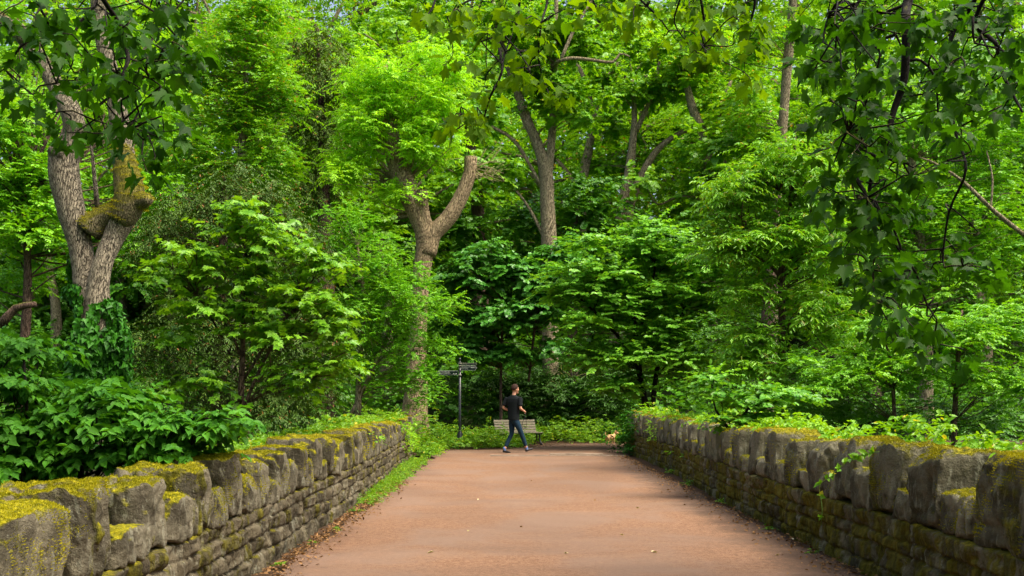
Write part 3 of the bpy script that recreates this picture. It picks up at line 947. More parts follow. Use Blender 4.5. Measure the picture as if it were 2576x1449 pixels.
# mid-distance trees with trunks in view
s_tree('sycamore_tree', 'straight grey-trunked sycamore forking high behind the bench', 36,
       [[(1386, 965, 44), (1384, 820, 40), (1382, 640, 42), (1378, 520, 36), (1372, 430, 34), (1352, 360, 26), (1325, 300, 24), (1296, 215, 20), (1262, 110, 16), (1240, 0, 10)],
        [(1374, 450, 26), (1386, 370, 20), (1392, 260, 18), (1394, 170, 19), (1396, 110, 14), (1400, -20, 10)],
        [(1362, 470, 9), (1330, 410, 9), (1290, 350, 9), (1236, 318, 8)], [(1375, 610, 10), (1335, 530, 8), (1300, 480, 6)],
        [(1392, 180, 12, 0), (1400, 160, 11, -.8), (1411, 152, 10, -1.6), (1442, 146, 9, -1.6), (1484, 150, 9, -1.6), (1542, 156, 7, -1.6), (1559, 135, 6, -1.6), (1584, 142, 3, -1.6)], [(1411, 150, 9, -1.6), (1434, 96, 8, -1.6), (1451, 62, 7, -1.6), (1484, 8, 6, -1.6), (1510, -40, 4, -1.6)]],
       [(1330, 210, 120, 90, 22), (1440, 280, 90, 70, 14), (1290, 70, 130, 70, 18), (1440, 120, 90, 90, 16)], L_BRD, 'maplefar', .15, BARK, seed=41, side=16)
s_tree('dark_tree', 'dark reddish trunk in shade between ash and sycamore', 42,
       [[(1208, 650, 38), (1204, 560, 34), (1198, 470, 30), (1186, 380, 24), (1176, 300, 18)]], [(1190, 300, 70, 60, 10), (1240, 420, 60, 60, 9), (1150, 640, 70, 60, 8, 3), (1250, 560, 60, 70, 9, 3)], L_BRB, 'maplefar', .16, BARK_BR, seed=43)
s_tree('leaning_tree', 'slim leaning trunk just right of the straight sycamore', 47,
       [[(1462, 515, 26), (1468, 440, 24), (1482, 370, 22), (1492, 300, 16), (1470, 200, 12), (1440, 140, 9)], [(1460, 480, 14), (1425, 430, 11), (1400, 400, 8)], [(1500, 560, 14), (1485, 510, 12), (1465, 470, 10)], [(1492, 300, 12), (1520, 210, 10), (1560, 150, 8)]],
       [(1500, 210, 70, 40, 9), (1440, 560, 60, 50, 9, 2), (1540, 330, 50, 40, 6)], L_BRD, 'maplefar', .16, BARK, seed=44)
s_tree('twin_tree', 'twin-stemmed tree leaning right with thick brown stems on the slope', 45,
       [[(1556, 590, 34), (1566, 520, 28), (1580, 450, 24), (1590, 370, 20), (1596, 300, 15), (1590, 200, 10)], [(1575, 590, 24), (1590, 500, 24), (1620, 430, 20), (1660, 370, 16), (1720, 330, 12), (1760, 325, 9)], [(1600, 330, 14), (1640, 240, 10), (1660, 150, 7)]],
       [(1600, 250, 100, 60, 14), (1700, 230, 90, 60, 13), (1650, 400, 100, 50, 9, 2), (1620, 120, 90, 60, 10), (1540, 420, 50, 40, 6, 2)], L_BRD, 'maplefar', .15, BARK, seed=45)
s_tree('kinked_tree', 'tree with a kinked pale trunk and forked top, right of the twin stems', 44,
       [[(1790, 560, 34), (1786, 470, 30), (1780, 390, 27), (1768, 335, 26), (1745, 280, 22), (1725, 200, 16), (1715, 100, 12)], [(1778, 350, 22), (1800, 310, 16), (1815, 270, 12), (1840, 200, 8)]],
       [(1740, 180, 100, 60, 16), (1830, 260, 80, 50, 12), (1850, 340, 70, 50, 10), (1760, 80, 110, 60, 14), (1830, 420, 60, 50, 8, 2), (1680, 540, 70, 50, 9, 1), (1740, 500, 60, 50, 8, 2)], L_BRY, 'maplefar', .14, BARK, seed=46)
s_tree('dark_tree', 'pair of thin dark stems further right on the slope, behind the cherry', 48,
       [[(1826, 520, 18), (1830, 440, 16), (1834, 360, 14), (1830, 280, 9)], [(1848, 520, 16), (1852, 430, 14), (1856, 340, 11), (1850, 260, 8)]],
       [(1850, 210, 80, 50, 10)], L_BRD, 'maplefar', .16, BARK_BR, seed=47)
s_tree('tall_tree', 'tall thin straight trunk rising beside the sky gap, left of the hanging branches', 38,
       [[(1942, 760, 30), (1950, 600, 28), (1962, 420, 24), (1972, 280, 24), (1982, 150, 24), (1992, 40, 22), (2000, -100, 16)]],
       [(1900, 120, 90, 100, 18), (1960, 330, 90, 70, 13, 1.5), (1880, 300, 70, 70, 12), (1950, -60, 160, 50, 14)], L_BRY, 'simple', .15, BARK, seed=48)
s_tree('ivied_tree', 'short thick brown trunk standing in shade behind the cherry stem', 26,
       [[(1925, 1030, 46), (1926, 940, 42), (1930, 850, 38), (1935, 740, 34), (1945, 600, 24), (1960, 480, 14)]],
       [(1900, 700, 80, 60, 12, 1), (1980, 560, 80, 60, 12, 1), (1880, 820, 60, 40, 8, 1)], L_BRB, 'simple', .11, BARK_BR, seed=49, cr=(.35, .65))
# cherry
s_tree('cherry_tree', 'slender cherry with drooping pointed leaves behind the right parapet', 19,
       [[(1968, 1060, 22), (1966, 900, 19), (1968, 780, 18), (1965, 690, 20), (1978, 620, 12), (1988, 520, 10), (1998, 420, 8), (2000, 330, 5)], [(1965, 700, 12), (1940, 670, 8), (1890, 640, 6)], [(1980, 600, 8), (2040, 560, 6), (2110, 540, 4)], [(1990, 500, 7), (1930, 460, 5), (1870, 450, 3)]],
       [(1960, 430, 110, 80, 28), (1860, 490, 110, 60, 26), (2050, 500, 90, 90, 22), (1900, 590, 130, 60, 26), (2080, 640, 110, 80, 22), (1960, 640, 110, 50, 18), (1820, 640, 80, 50, 14), (2060, 780, 90, 80, 16), (1880, 740, 70, 50, 12), (2130, 860, 80, 60, 12), (1900, 850, 60, 50, 12), (1930, 930, 60, 50, 10), (1860, 920, 50, 40, 8)],
       L_CHERRY, 'narrow', .13, BARK_BR, seed=50, cr=(.3, .55), spn=11, nl=12, droop=.35, tilt=.3, depth=1.2, limr=.02)
# hornbeam / elm with flat sprays
s_tree('hornbeam', 'wide spreading hornbeam of flat layered sprays left of the cherry', 28,
       [[(1628, 1035, 18), (1612, 960, 16), (1600, 860, 13), (1590, 760, 9), (1570, 650, 6)], [(1640, 1035, 14), (1660, 900, 12), (1720, 780, 9), (1760, 660, 6)], [(1610, 930, 10), (1550, 840, 8), (1470, 760, 5), (1420, 720, 3)], [(1600, 850, 8), (1640, 740, 6), (1650, 620, 4)]],
       [(1630, 640, 110, 50, 22), (1520, 700, 120, 40, 24), (1460, 740, 90, 34, 16), (1640, 750, 150, 50, 30), (1740, 680, 110, 60, 24), (1540, 810, 130, 40, 24), (1700, 840, 120, 50, 22), (1610, 900, 150, 45, 24), (1750, 920, 90, 40, 14), (1500, 900, 90, 40, 12), (1580, 970, 100, 40, 12), (1640, 580, 50, 24, 6), (1800, 770, 70, 50, 12), (1480, 610, 50, 20, 4)],
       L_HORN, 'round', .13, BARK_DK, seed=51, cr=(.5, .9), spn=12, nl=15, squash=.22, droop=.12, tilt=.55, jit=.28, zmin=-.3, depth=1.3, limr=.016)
# shaded dogwood/sycamore understory left of the hornbeam
s_tree('understory_sycamore', 'blue-green sycamore thicket between signpost and hornbeam', 32,
       [[(1260, 960, 7), (1262, 860, 7), (1265, 760, 6), (1250, 680, 5)], [(1330, 960, 6), (1345, 830, 6), (1370, 720, 6), (1450, 680, 6), (1490, 700, 5)]],
       [(1180, 700, 90, 50, 18), (1280, 690, 100, 45, 20), (1380, 680, 80, 50, 16), (1170, 790, 80, 50, 14), (1270, 800, 90, 60, 18), (1350, 780, 60, 60, 10), (1280, 900, 80, 30, 14), (1200, 880, 60, 40, 9), (1440, 640, 60, 40, 9, 1), (1400, 860, 40, 60, 5), (1385, 740, 60, 70, 12), (1390, 800, 50, 30, 6), (1220, 640, 70, 30, 9)],
       L_SYC, 'maplefar', .14, BARK_BR, seed=52, cr=(.4, .7), squash=.35, tilt=.7, jit=.3, depth=1.2)
s_tree('holly_tree', 'dense dark green tree behind the blue-green thicket', 38, [[(1440, 900, 26), (1440, 700, 22), (1450, 560, 14)]],
       [(1450, 560, 120, 60, 16), (1560, 620, 120, 50, 16), (1440, 700, 120, 80, 16), (1330, 560, 60, 60, 9), (1170, 560, 70, 50, 9, 3), (1560, 760, 120, 120, 14), (1250, 740, 120, 120, 14), (1500, 480, 80, 40, 8), (1680, 600, 90, 60, 10), (1130, 820, 60, 100, 10)], L_BRB, 'maplefar', .15, BARK_BR, seed=53, cr=(.7, 1.1))
# hawthorn
s_tree('hawthorn', 'fine-leaved bright green hawthorn left of the ash trunk', 25,
       [[(900, 1050, 16), (905, 900, 14), (915, 760, 9), (900, 620, 6)], [(880, 1050, 12), (960, 880, 9), (1000, 780, 5)]],
       [(880, 570, 80, 70, 26), (930, 660, 110, 70, 40), (960, 760, 110, 80, 44), (970, 870, 100, 80, 40), (900, 800, 90, 100, 34), (1000, 950, 55, 60, 16), (1110, 770, 60, 60, 16), (1090, 870, 60, 80, 16), (880, 940, 70, 70, 20), (830, 640, 50, 60, 12), (1040, 700, 50, 40, 10), (1080, 990, 50, 60, 12), (1040, 820, 60, 70, 16, -.5), (1045, 930, 40, 60, 10, -.5), (1020, 740, 60, 50, 12, -.5)],
       L_HAW, 'simple', .058, BARK, seed=54, cr=(.22, .42), spn=13, nl=15, squash=.8, tilt=.3, depth=1.3, limr=.012)
# young sycamore left of centre
s_tree('young_sycamore', 'young sycamore with open star-shaped leaf sprays behind the left parapet', 13,
       [[(600, 1130, 26), (606, 1000, 16), (612, 850, 12), (618, 740, 11), (622, 660, 10), (612, 600, 7), (600, 520, 5)], [(620, 660, 7), (650, 590, 5), (665, 540, 3)], [(560, 850, 6), (520, 780, 6), (470, 700, 4)], [(610, 960, 8), (680, 850, 7), (760, 740, 4)], [(600, 1060, 10), (640, 960, 9), (720, 800, 6), (790, 700, 4)], [(608, 900, 7), (560, 800, 6), (440, 700, 4), (400, 640, 3)]],
       [(610, 560, 80, 60, 24), (500, 660, 110, 50, 30), (440, 700, 80, 40, 16), (690, 620, 80, 60, 20), (620, 700, 120, 50, 26), (790, 660, 80, 60, 20), (760, 760, 110, 60, 34), (560, 780, 120, 50, 24), (830, 820, 60, 50, 16), (690, 850, 120, 50, 24), (840, 920, 60, 60, 16), (520, 960, 60, 30, 8), (430, 860, 60, 40, 8), (740, 960, 80, 50, 14), (560, 1060, 70, 30, 8), (400, 990, 60, 16, 6)],
       L_YSYC, 'maple', .090, BARK_BR, seed=55, cr=(.18, .36), spn=4, nl=6, squash=.4, tilt=.65, jit=.28, depth=1.1, limr=.009, ang=65, droop=.15)
# yews
s_tree('yew_tree', 'dark brown-flecked yew behind the young sycamore', 20,
       [[(560, 1100, 60), (555, 900, 46), (560, 700, 30), (565, 520, 16)]],
       [(480, 560, 110, 90, 22), (620, 500, 120, 80, 24), (560, 700, 170, 120, 40), (720, 640, 110, 110, 24), (480, 820, 140, 120, 30), (660, 860, 170, 130, 40), (800, 860, 90, 120, 20), (520, 1000, 150, 90, 26), (700, 1020, 140, 80, 24), (420, 620, 60, 90, 12), (390, 900, 60, 100, 12)],
       L_YEW, 'narrow', .075, BARK_BR, seed=56, cr=(.5, .85), spn=16, nl=20, squash=.5, tilt=.3, droop=.6, depth=1.6)
s_tree('yew_tree', 'dark drooping yew high on the slope left of the ash crown', 36,
       [[(820, 640, 40), (815, 480, 30), (810, 300, 20), (800, 120, 10)]],
       [(800, 130, 70, 60, 14), (830, 220, 80, 70, 20), (780, 320, 80, 80, 22), (840, 400, 70, 80, 18), (790, 480, 60, 60, 12), (740, 230, 50, 70, 10)],
       L_YEW, 'narrow', .12, BARK_BR, seed=57, cr=(.7, 1.1), spn=16, nl=20, squash=.5, tilt=.3, droop=.7, depth=1.6)
# bright broadleaf between T1 and yew, rising up
s_tree('lime_tree', 'tall pale green tree filling the space right of the mossy fork', 30,
       [[(600, 900, 40), (600, 600, 34), (610, 380, 24), (620, 150, 12)]],
       [(600, 120, 110, 110, 34), (680, 240, 100, 90, 28), (560, 300, 110, 100, 30), (690, 420, 80, 80, 20), (580, 440, 90, 60, 18), (650, 40, 100, 60, 18), (470, 420, 90, 70, 16), (480, 180, 80, 110, 20), (690, 540, 50, 50, 8)],
       L_BRY, 'simple', .11, BARK, seed=58, cr=(.55, .9), spn=15, nl=15, tilt=.5, depth=1.8)
s_tree('elder_tree', 'leafy tree in the left corner behind the forked trunk', 21,
       [[(60, 900, 26), (70, 700, 20), (60, 480, 12)], [(0, 820, 24, -3), (40, 775, 20, -3), (90, 765, 14, -3)]],
       [(40, 500, 110, 60, 24), (80, 600, 110, 50, 20), (30, 320, 130, 110, 30), (100, 450, 80, 60, 16), (360, 620, 60, 60, 10, 1), (50, 700, 120, 60, 14, 1), (390, 500, 60, 60, 12, 1), (200, 200, 120, 120, 24, 2), (380, 300, 80, 130, 20, 3), (60, 120, 130, 100, 20, 2)],
       L_HAW, 'simple', .10, BARK_BR, seed=59, cr=(.4, .7), spn=14, nl=14, depth=1.5)
# right side mass
s_tree('maple_tree', 'bright green tree behind the hanging right-hand branches', 26,
       [[(2330, 900, 34), (2325, 700, 30), (2300, 500, 24), (2290, 350, 16)]],
       [(2200, 500, 110, 80, 26), (2330, 560, 120, 80, 28), (2480, 500, 110, 90, 26), (2250, 700, 120, 90, 26), (2420, 700, 130, 80, 28), (2520, 640, 80, 80, 16), (2160, 620, 80, 80, 16), (2400, 360, 120, 80, 22), (2530, 340, 90, 90, 16), (2220, 330, 100, 90, 18)],
       L_HAW, 'simple', .11, BARK, seed=60, cr=(.45, .8), spn=14, nl=14, tilt=.45, depth=1.6)
mb = MB(); a, r = D([(2760, 700, 18), (2600, 600, 14), (2576, 590, 13), (2500, 530, 11), (2420, 455, 9), (2350, 410, 6), (2310, 395, 3)], 22); tube(mb, a, r, 10, .1, rough=.05)
a, r = D([(2492, 522, 6), (2496, 450, 5), (2482, 380, 3)], 22); tube(mb, a, r, 7, .1)
setp(mb.build('bare_limb', BARK), 'pale bare limb slanting in from the right edge of the view', 'branch')
s_tree('ash_sapling', 'feathery sapling low on the right beyond the parapet', 17,
       [[(2400, 1060, 14), (2410, 900, 10), (2420, 780, 6)], [(2250, 1060, 10), (2240, 900, 7), (2200, 800, 4)]],
       [(2250, 820, 100, 60, 22), (2400, 840, 120, 60, 26), (2520, 820, 90, 80, 20), (2200, 930, 110, 60, 22), (2350, 950, 130, 60, 26), (2500, 960, 110, 70, 22), (2080, 960, 90, 60, 16)],
       L_HAW, 'simple', .065, BARK_BR, seed=61, cr=(.26, .45), spn=13, nl=15, squash=.4, depth=1.2, limr=.012)
s_tree('dogwood', 'yellowish fine-leaved shrub low behind the parapet, right of the cherry stem', 18,
       [[(2140, 1080, 10), (2130, 980, 7), (2100, 900, 4)]],
       [(2090, 1030, 90, 50, 20), (2180, 1050, 90, 50, 20), (2030, 930, 60, 60, 12), (1840, 960, 60, 70, 12, 4), (1800, 860, 80, 60, 14, 4), (1990, 1040, 60, 40, 8), (2330, 1050, 110, 50, 18), (2470, 1050, 110, 50, 18)], L_BRB, 'simple', .07, BARK_DK, seed=62, cr=(.25, .45), spn=12, nl=12, depth=1.0, cat='shrub', limr=.01)
s_tree('elm_branch_shrub', 'low shrub reaching flat sprays over the right parapet below the cherry', 14,
       [[(1850, 1110, 10), (1880, 1030, 7), (1960, 1000, 4), (2010, 985, 3)], [(1850, 1100, 8), (1800, 1030, 5), (1790, 960, 3)]],
       [(1900, 1010, 90, 20, 10), (1960, 995, 70, 16, 8), (1870, 1050, 60, 24, 5), (1800, 960, 25, 50, 4)], L_HORN, 'round', .085, BARK_DK, seed=63, cr=(.2, .38), spn=9, nl=11, squash=.2, tilt=.5, jit=.28, droop=.1, depth=.6, cat='shrub', limr=.008)
# rhododendron
s_tree('rhododendron', 'dark glossy rhododendron mass behind the bench', 34.5,
       [[(1430, 1090, 14), (1430, 1000, 10), (1440, 950, 6)], [(1300, 1090, 12), (1290, 1000, 9), (1270, 950, 5)]],
       [(1230, 980, 80, 50, 22), (1340, 990, 90, 50, 26), (1450, 990, 90, 50, 26), (1540, 1010, 70, 50, 18), (1260, 1050, 90, 40, 18), (1400, 1060, 120, 40, 30), (1530, 1070, 80, 40, 18), (1170, 950, 60, 50, 12, 2), (1560, 940, 90, 50, 14, 2), (1370, 940, 90, 40, 14, 2)],
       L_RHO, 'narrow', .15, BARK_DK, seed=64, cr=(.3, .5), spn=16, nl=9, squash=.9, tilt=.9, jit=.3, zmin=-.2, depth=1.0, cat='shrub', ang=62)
# hazel foreground left
s_tree('hazel_shrub', 'hazel with big soft leaves leaning in over the left parapet', 7.5,
       [[(180, 1330, 16), (200, 1200, 12), (245, 1060, 8), (280, 990, 5)], [(180, 1330, 14), (270, 1150, 10), (400, 1070, 7), (560, 1050, 4), (610, 1070, 2)], [(60, 1330, 14), (70, 1100, 10), (60, 900, 6)], [(120, 1330, 12), (20, 1150, 9), (-60, 1050, 6)], [(200, 1200, 8), (330, 1160, 6), (480, 1120, 4)]],
       [(60, 880, 90, 40, 16, .4), (20, 960, 90, 40, 16), (120, 990, 100, 40, 18, .4), (270, 1000, 60, 30, 12), (230, 1060, 110, 40, 20), (60, 1080, 110, 40, 20), (360, 1080, 110, 34, 22), (480, 1080, 80, 30, 14), (560, 1070, 50, 20, 7), (120, 1160, 130, 40, 22), (300, 1150, 110, 34, 20), (440, 1140, 80, 28, 12), (20, 1180, 80, 50, 12), (60, 1230, 90, 30, 10)],
       L_HAZ, 'hazel', .076, BARK_DK, seed=65, cr=(.16, .32), spn=5, nl=7, squash=.35, tilt=.45, jit=.3, depth=.7, cat='shrub', limr=.008, side=8, droop=.3)


# ------------------------------------------------------------------ undergrowth
def carpet(name, label, cat, boxes, leafm, kind, ls, n, seed, kindprop='stuff', stems=False, up=.5):
    """boxes: (x0,x1,y0,y1,z0,z1,weight)"""
    rg = np.random.default_rng(seed)
    mb = MB()
    W = np.array([b[6] for b in boxes], float); W /= W.sum()
    cnt = (W * n).astype(int)
    for b, c in zip(boxes, cnt):
        if c < 1: continue
        x = rg.uniform(b[0], b[1], c); y = rg.uniform(b[2], b[3], c); t = rg.uniform(0, 1, c) ** .6
        hh = .55 + .45 * vnoise(np.stack([x, y, 0 * x], -1), 1.3, seed) + .25 * vnoise(np.stack([x, y, 0 * x], -1), 4.3, seed)
        z = b[4] + (b[5] - b[4]) * t * np.clip(hh, .1, 1.3)
        base = np.stack([x, y, z], -1)
        d = sph(rg, c, -.1); d[:, 2] *= .7
        ct = np.clip(.5 + .6 * vnoise(base, 1.7, seed + 2), 0, 1)
        sprays(mb, rg, base, d, ls * rg.uniform(1.8, 3.6, c), 7, ls, kind, ct, droop=.3, tilt=.4, jit=.4)
    o = mb.build(name, leafm)
    if kindprop: o['kind'] = kindprop
    setp(o, label, cat)
    return o


carpet('undergrowth', 'leafy weeds and nettles either side of the signpost', 'weeds', [(-2.2, -.2, 28.0, 30.5, 0, .9, 6), (-4.8, -2.2, 26, 31, -.3, 1.3, 10), (-.3, .5, 29.2, 32, 0, .8, 3), (.4, 5.5, 32.0, 34, 0, .9, 8), (-2.3, -1.9, 24.0, 27.5, 0, .45, 2)], L_WEED, 'simple', .075, 5200, 71)
carpet('ground_cover', 'low dark woodland plants on the far slope', 'plants', [(-26, 26, 36, 50, -.1, 1.6, 10)], L_BRB, 'maplefar', .16, 0, 72) if False else None
rg = np.random.default_rng(73)
mb = MB(); n = 16000
x = rg.uniform(-34, 34, n); y = 34.5 + 50 * rg.uniform(0, 1, n) ** 1.5
b = np.stack([x, y, ground_z(x, y) + rg.uniform(0, 2.0, n) * (1 + .5 * vnoise(np.stack([x, y, x * 0], -1), .4, 1))], -1)
dd = sph(rg, n, -.1); sprays(mb, rg, b, dd, rg.uniform(.5, 1.0, n), 10, .17, 'maplefar', rg.uniform(0, 1, n), tilt=.5)
setp(mb.build('ground_cover', L_BRB), 'low leafy ground cover over the floor of the sloping wood', 'ground cover', kind='stuff')
mb = MB(); n = 5000
x = np.concatenate([rg.uniform(-14, -3.4, n), rg.uniform(4, 16, n)]); y = rg.uniform(6, 27, 2 * n)
b = np.stack([x, y, ground_z(x, y) + rg.uniform(0, 3.6, 2 * n)], -1)
sprays(mb, rg, b, sph(rg, 2 * n, -.1), rg.uniform(.4, .8, 2 * n), 9, .12, 'simple', rg.uniform(0, 1, 2 * n), tilt=.5)
setp(mb.build('thicket', L_BRB), 'dark tangled thicket filling the hollow beneath the bridge sides', 'thicket', kind='stuff')


def creeper(label, line, side, segs, seed, leafm, kind, ls, cat='creeper', nm='creeper', sp=6):
    """segs: (s0,s1,z0,z1,off0,off1,count)"""
    rg = np.random.default_rng(seed); mb = MB()
    for s0, s1, z0, z1, o0, o1, c in segs:
        s = rg.uniform(s0, s1, c); x, y, _ = poly_eval(line, s)
        off = rg.uniform(o0, o1, c)
        bump = .5 + .5 * vnoise(np.stack([s, s * 0, s * 0], -1), 1.6, seed)
        z = z0 + (z1 - z0) * rg.uniform(0, 1, c) ** .7 * (.35 + .8 * bump)
        base = np.stack([x - side * off, y, z], -1)
        d = sph(rg, c, -.1); d[:, 2] *= .6; d[:, 0] += side * .3
        ct = np.clip(.55 + .5 * vnoise(base, 2.2, seed), 0, 1)
        sprays(mb, rg, base, d, ls * rg.uniform(1.5, 3, c), sp, ls, kind, ct, droop=.35, tilt=.35, jit=.4)
    o = mb.build(nm, leafm); setp(o, label, cat)
    return o


creeper('yellow-green bramble and creeper lying along the back of the right parapet', RW, -1,
        [(3.8, 8.5, .80, 1.10, .50, .95, 420), (8.5, 14, .85, 1.18, .40, .95, 620), (14, 20.5, .90, 1.15, .28, .8, 420), (5.5, 6.5, .95, 1.35, .6, .9, 60), (20.5, 23.6, .9, 1.3, .2, .7, 160), (9.5, 20, .93, 1.10, .12, .45, 260), (4.4, 8.0, .92, 1.05, .30, .6, 70)], 81, L_BRAM, 'hazel', .062, sp=5)
creeper('bright weeds and ivy growing over the back of the left parapet', LW, 1,
        [(7.5, 12, .78, 1.02, .50, 1.1, 380), (12, 18, .82, 1.12, .35, 1.0, 520), (18, 21.6, .88, 1.12, .15, .8, 300)], 82, L_WEED, 'hazel', .06, sp=5)
creeper('ivy spilling down the far end of the left parapet', LW, 1, [(18.6, 21.9, .25, 1.0, -.10, .05, 170), (12.5, 14.5, .7, .95, -.06, .3, 26)], 83, L_BRAM, 'ivy', .06, nm='ivy', cat='ivy', sp=4)
creeper('dark ivy draped over the far end of the right parapet', RW, -1, [(21.8, 23.9, .05, 1.15, -.16, .12, 260), (23.5, 24.4, .0, 1.0, -.5, .5, 120)], 84, L_IVY, 'ivy', .085, nm='ivy', cat='ivy', sp=4)
creeper('pale green creeper patch trailing on the far stones of the right parapet', RW, -1, [(18.6, 19.8, .45, 1.0, -.1, .1, 34), (16.4, 16.9, .3, .5, -.1, 0, 6)], 85, L_BRAM, 'ivy', .06, nm='ivy', cat='ivy', sp=4)

# verge grass and ferns on the left
rg = np.random.default_rng(91)
mb = MB(); n = 1150
y = rg.uniform(13.2, 23.5, n); x = rg.uniform(-2.36, -1.88, n) + np.interp(y, [13, 20, 24], [.12, .05, -.05])
x = np.where(rg.uniform(0, 1, n) < .5, x, x - .1)
okm = vnoise(np.stack([x, y, x * 0], -1), 2.2, 3) + np.interp(y, [13, 15, 22], [-.4, .4, .6]) > 0
b = np.stack([x, y, np.full(n, .02)], -1)[okm]; n = len(b)
d = sph(rg, n, .25)
sprays(mb, rg, b, d, rg.uniform(.10, .24, n), 9, .045, 'narrow', rg.uniform(.3, 1, n), droop=.5, tilt=.2, jit=.4)
setp(mb.build('verge_plants', L_WEED), 'bright green fern and grass strip along the foot of the left parapet', 'verge plants', kind='stuff')

# small tufts at both wall feet: individual weeds
wlabels = [('small green weed at the left parapet foot, nearest the camera', -1.95, 8.3, .07), ('tiny leafy weed among dead leaves by the left parapet', -1.93, 9.6, .06),
           ('green seedling on the leaf litter beside the left path edge', -1.85, 10.6, .07), ('low weed clump where the left verge plants begin', -1.93, 12.3, .10),
           ('small weed at the right parapet foot, nearest the camera', 2.72, 9.0, .06), ('two-leaf seedling growing against the right parapet base', 2.75, 10.6, .09),
           ('small weed against the right parapet halfway along', 2.8, 13.4, .08), ('green tuft at the right parapet foot beyond halfway', 2.9, 16.4, .12), ('small fern at the right parapet foot towards its far end', 2.98, 19.0, .13),
           ('little fern sprouting from a joint high in the right wall', 3.02, 17.6, .10)]
for i, (lb_, x0, y0, s_) in enumerate(wlabels):
    mb = MB(); n = 9 if i != 9 else 6
    b = np.tile(np.array([0, 0, 0.]), (n, 1)) + rg.normal(0, .005, (n, 3)) * np.array([1, 1, 0])
    sprays(mb, rg, b, sph(rg, n, .2), s_ * rg.uniform(.7, 1.3, n), 6, s_ * .42, 'simple', rg.uniform(0, 1, n), droop=.4)
    o = mb.build('weed', L_WEED); o.location = (x0, y0, .02 if i != 9 else .40); setp(o, lb_, 'weed', 'weeds at the wall feet')

# leaf litter
mb = MB(); n = 3800
sd = rg.uniform(0, 1, n) < .62
y = np.where(sd, 4 + 13 * rg.uniform(0, 1, n) ** 1.2, 5 + 20 * rg.uniform(0, 1, n) ** 1.3)
x = np.where(sd, -2.0 + np.abs(rg.normal(0, .14, n)), 2.82 - np.abs(rg.normal(0, .2, n)))
m_ = (y > 26)
pos = np.stack([x, y, np.full(n, .024) + rg.uniform(0, .012, n)], -1)
k2 = 500
p2 = np.stack([rg.uniform(.2, 4.5, k2), rg.uniform(28.5, 32.4, k2), np.full(k2, .028)], -1)
pos = np.vstack([pos, p2]); n = len(pos)
xd = rg.normal(0, 1, (n, 3)) * np.array([1, 1, .25]); nz = np.array([0, 0, 1.]) + rg.normal(0, .35, (n, 3))
leaves(mb, pos, xd, nz, rg.uniform(.018, .05, n), 'simple', rg.uniform(0, 1, (n, 2)))
setp(mb.build('leaf_litter', L_DEAD), 'brown dead leaves drifted along both path edges', 'leaf litter', kind='stuff')
# single pale fallen leaves on the open path
LF_P = leafmat('fallen_pale_leaf', (.30, .28, .10), (.6, .52, .32), trans=.1, rough=.8)
fl = [(1315, 1330), (1427, 1398), (1178, 1340), (1335, 1212), (1608, 1282), (1090, 1395), (1500, 1262), (1640, 1395), (1205, 1260), (1420, 1225), (1560, 1350), (1960, 1402), (1890, 1302), (2060, 1385), (1990, 1360)]
for i, (px, py) in enumerate(fl):
    dd = FD * EYE / (py - 1006)
    mb = MB(); leaves(mb, np.zeros((1, 3)), rg.normal(0, 1, (1, 3)) * np.array([1, 1, .05]), np.array([[.15, .1, 1.]]), np.array([rg.uniform(.03, .06)]), 'hazel', rg.uniform(0, 1, (1, 2)))
    o = mb.build('fallen_leaf', LF_P if i % 3 else L_DEAD); o.location = ((px - 1288) / FD * dd, dd, .026)
    setp(o, 'small pale fallen leaf lying flat on the open path', 'fallen leaf', 'fallen leaves on the path')

# hanging vine tendril on the right wall
mb = MB(); lv = MB()
def w5(zx, zy): return (1905 + zx * .3056, 1006 + zy * .3056)
vpts = [(1000, 425), (850, 455), (740, 510), (620, 610), (515, 700), (520, 790), (535, 900), (525, 1030)]
vp = []
for zx, zy in vpts:
    px, py = w5(zx, zy); dd = FD * 2.74 / (px - 1288); vp.append(P(px, py, dd))
tube(mb, vp, [.004] * 8, 6, .05)
sp_, _ = smoothline(vp, [1] * 8, .05)
for k in range(2, len(sp_), 3):
    m_ = 3
    leaves(lv, np.tile(sp_[k], (m_, 1)), rg.normal(0, .7, (m_, 3)) + np.array([-.5, -.3, .1]), rg.normal(0, .4, (m_, 3)) + np.array([-.4, -.6, .7]), rg.uniform(.035, .075, m_), 'hazel', rg.uniform(.4, 1, (m_, 2)))
T = empty('vine', tuple(vp[0]), 'thin green vine hanging down the face of the right parapet', 'vine')
finish(T, [(mb, 'stem', plain('green_stem', (.16, .28, .03))), (lv, 'leaves', L_BRAM)])


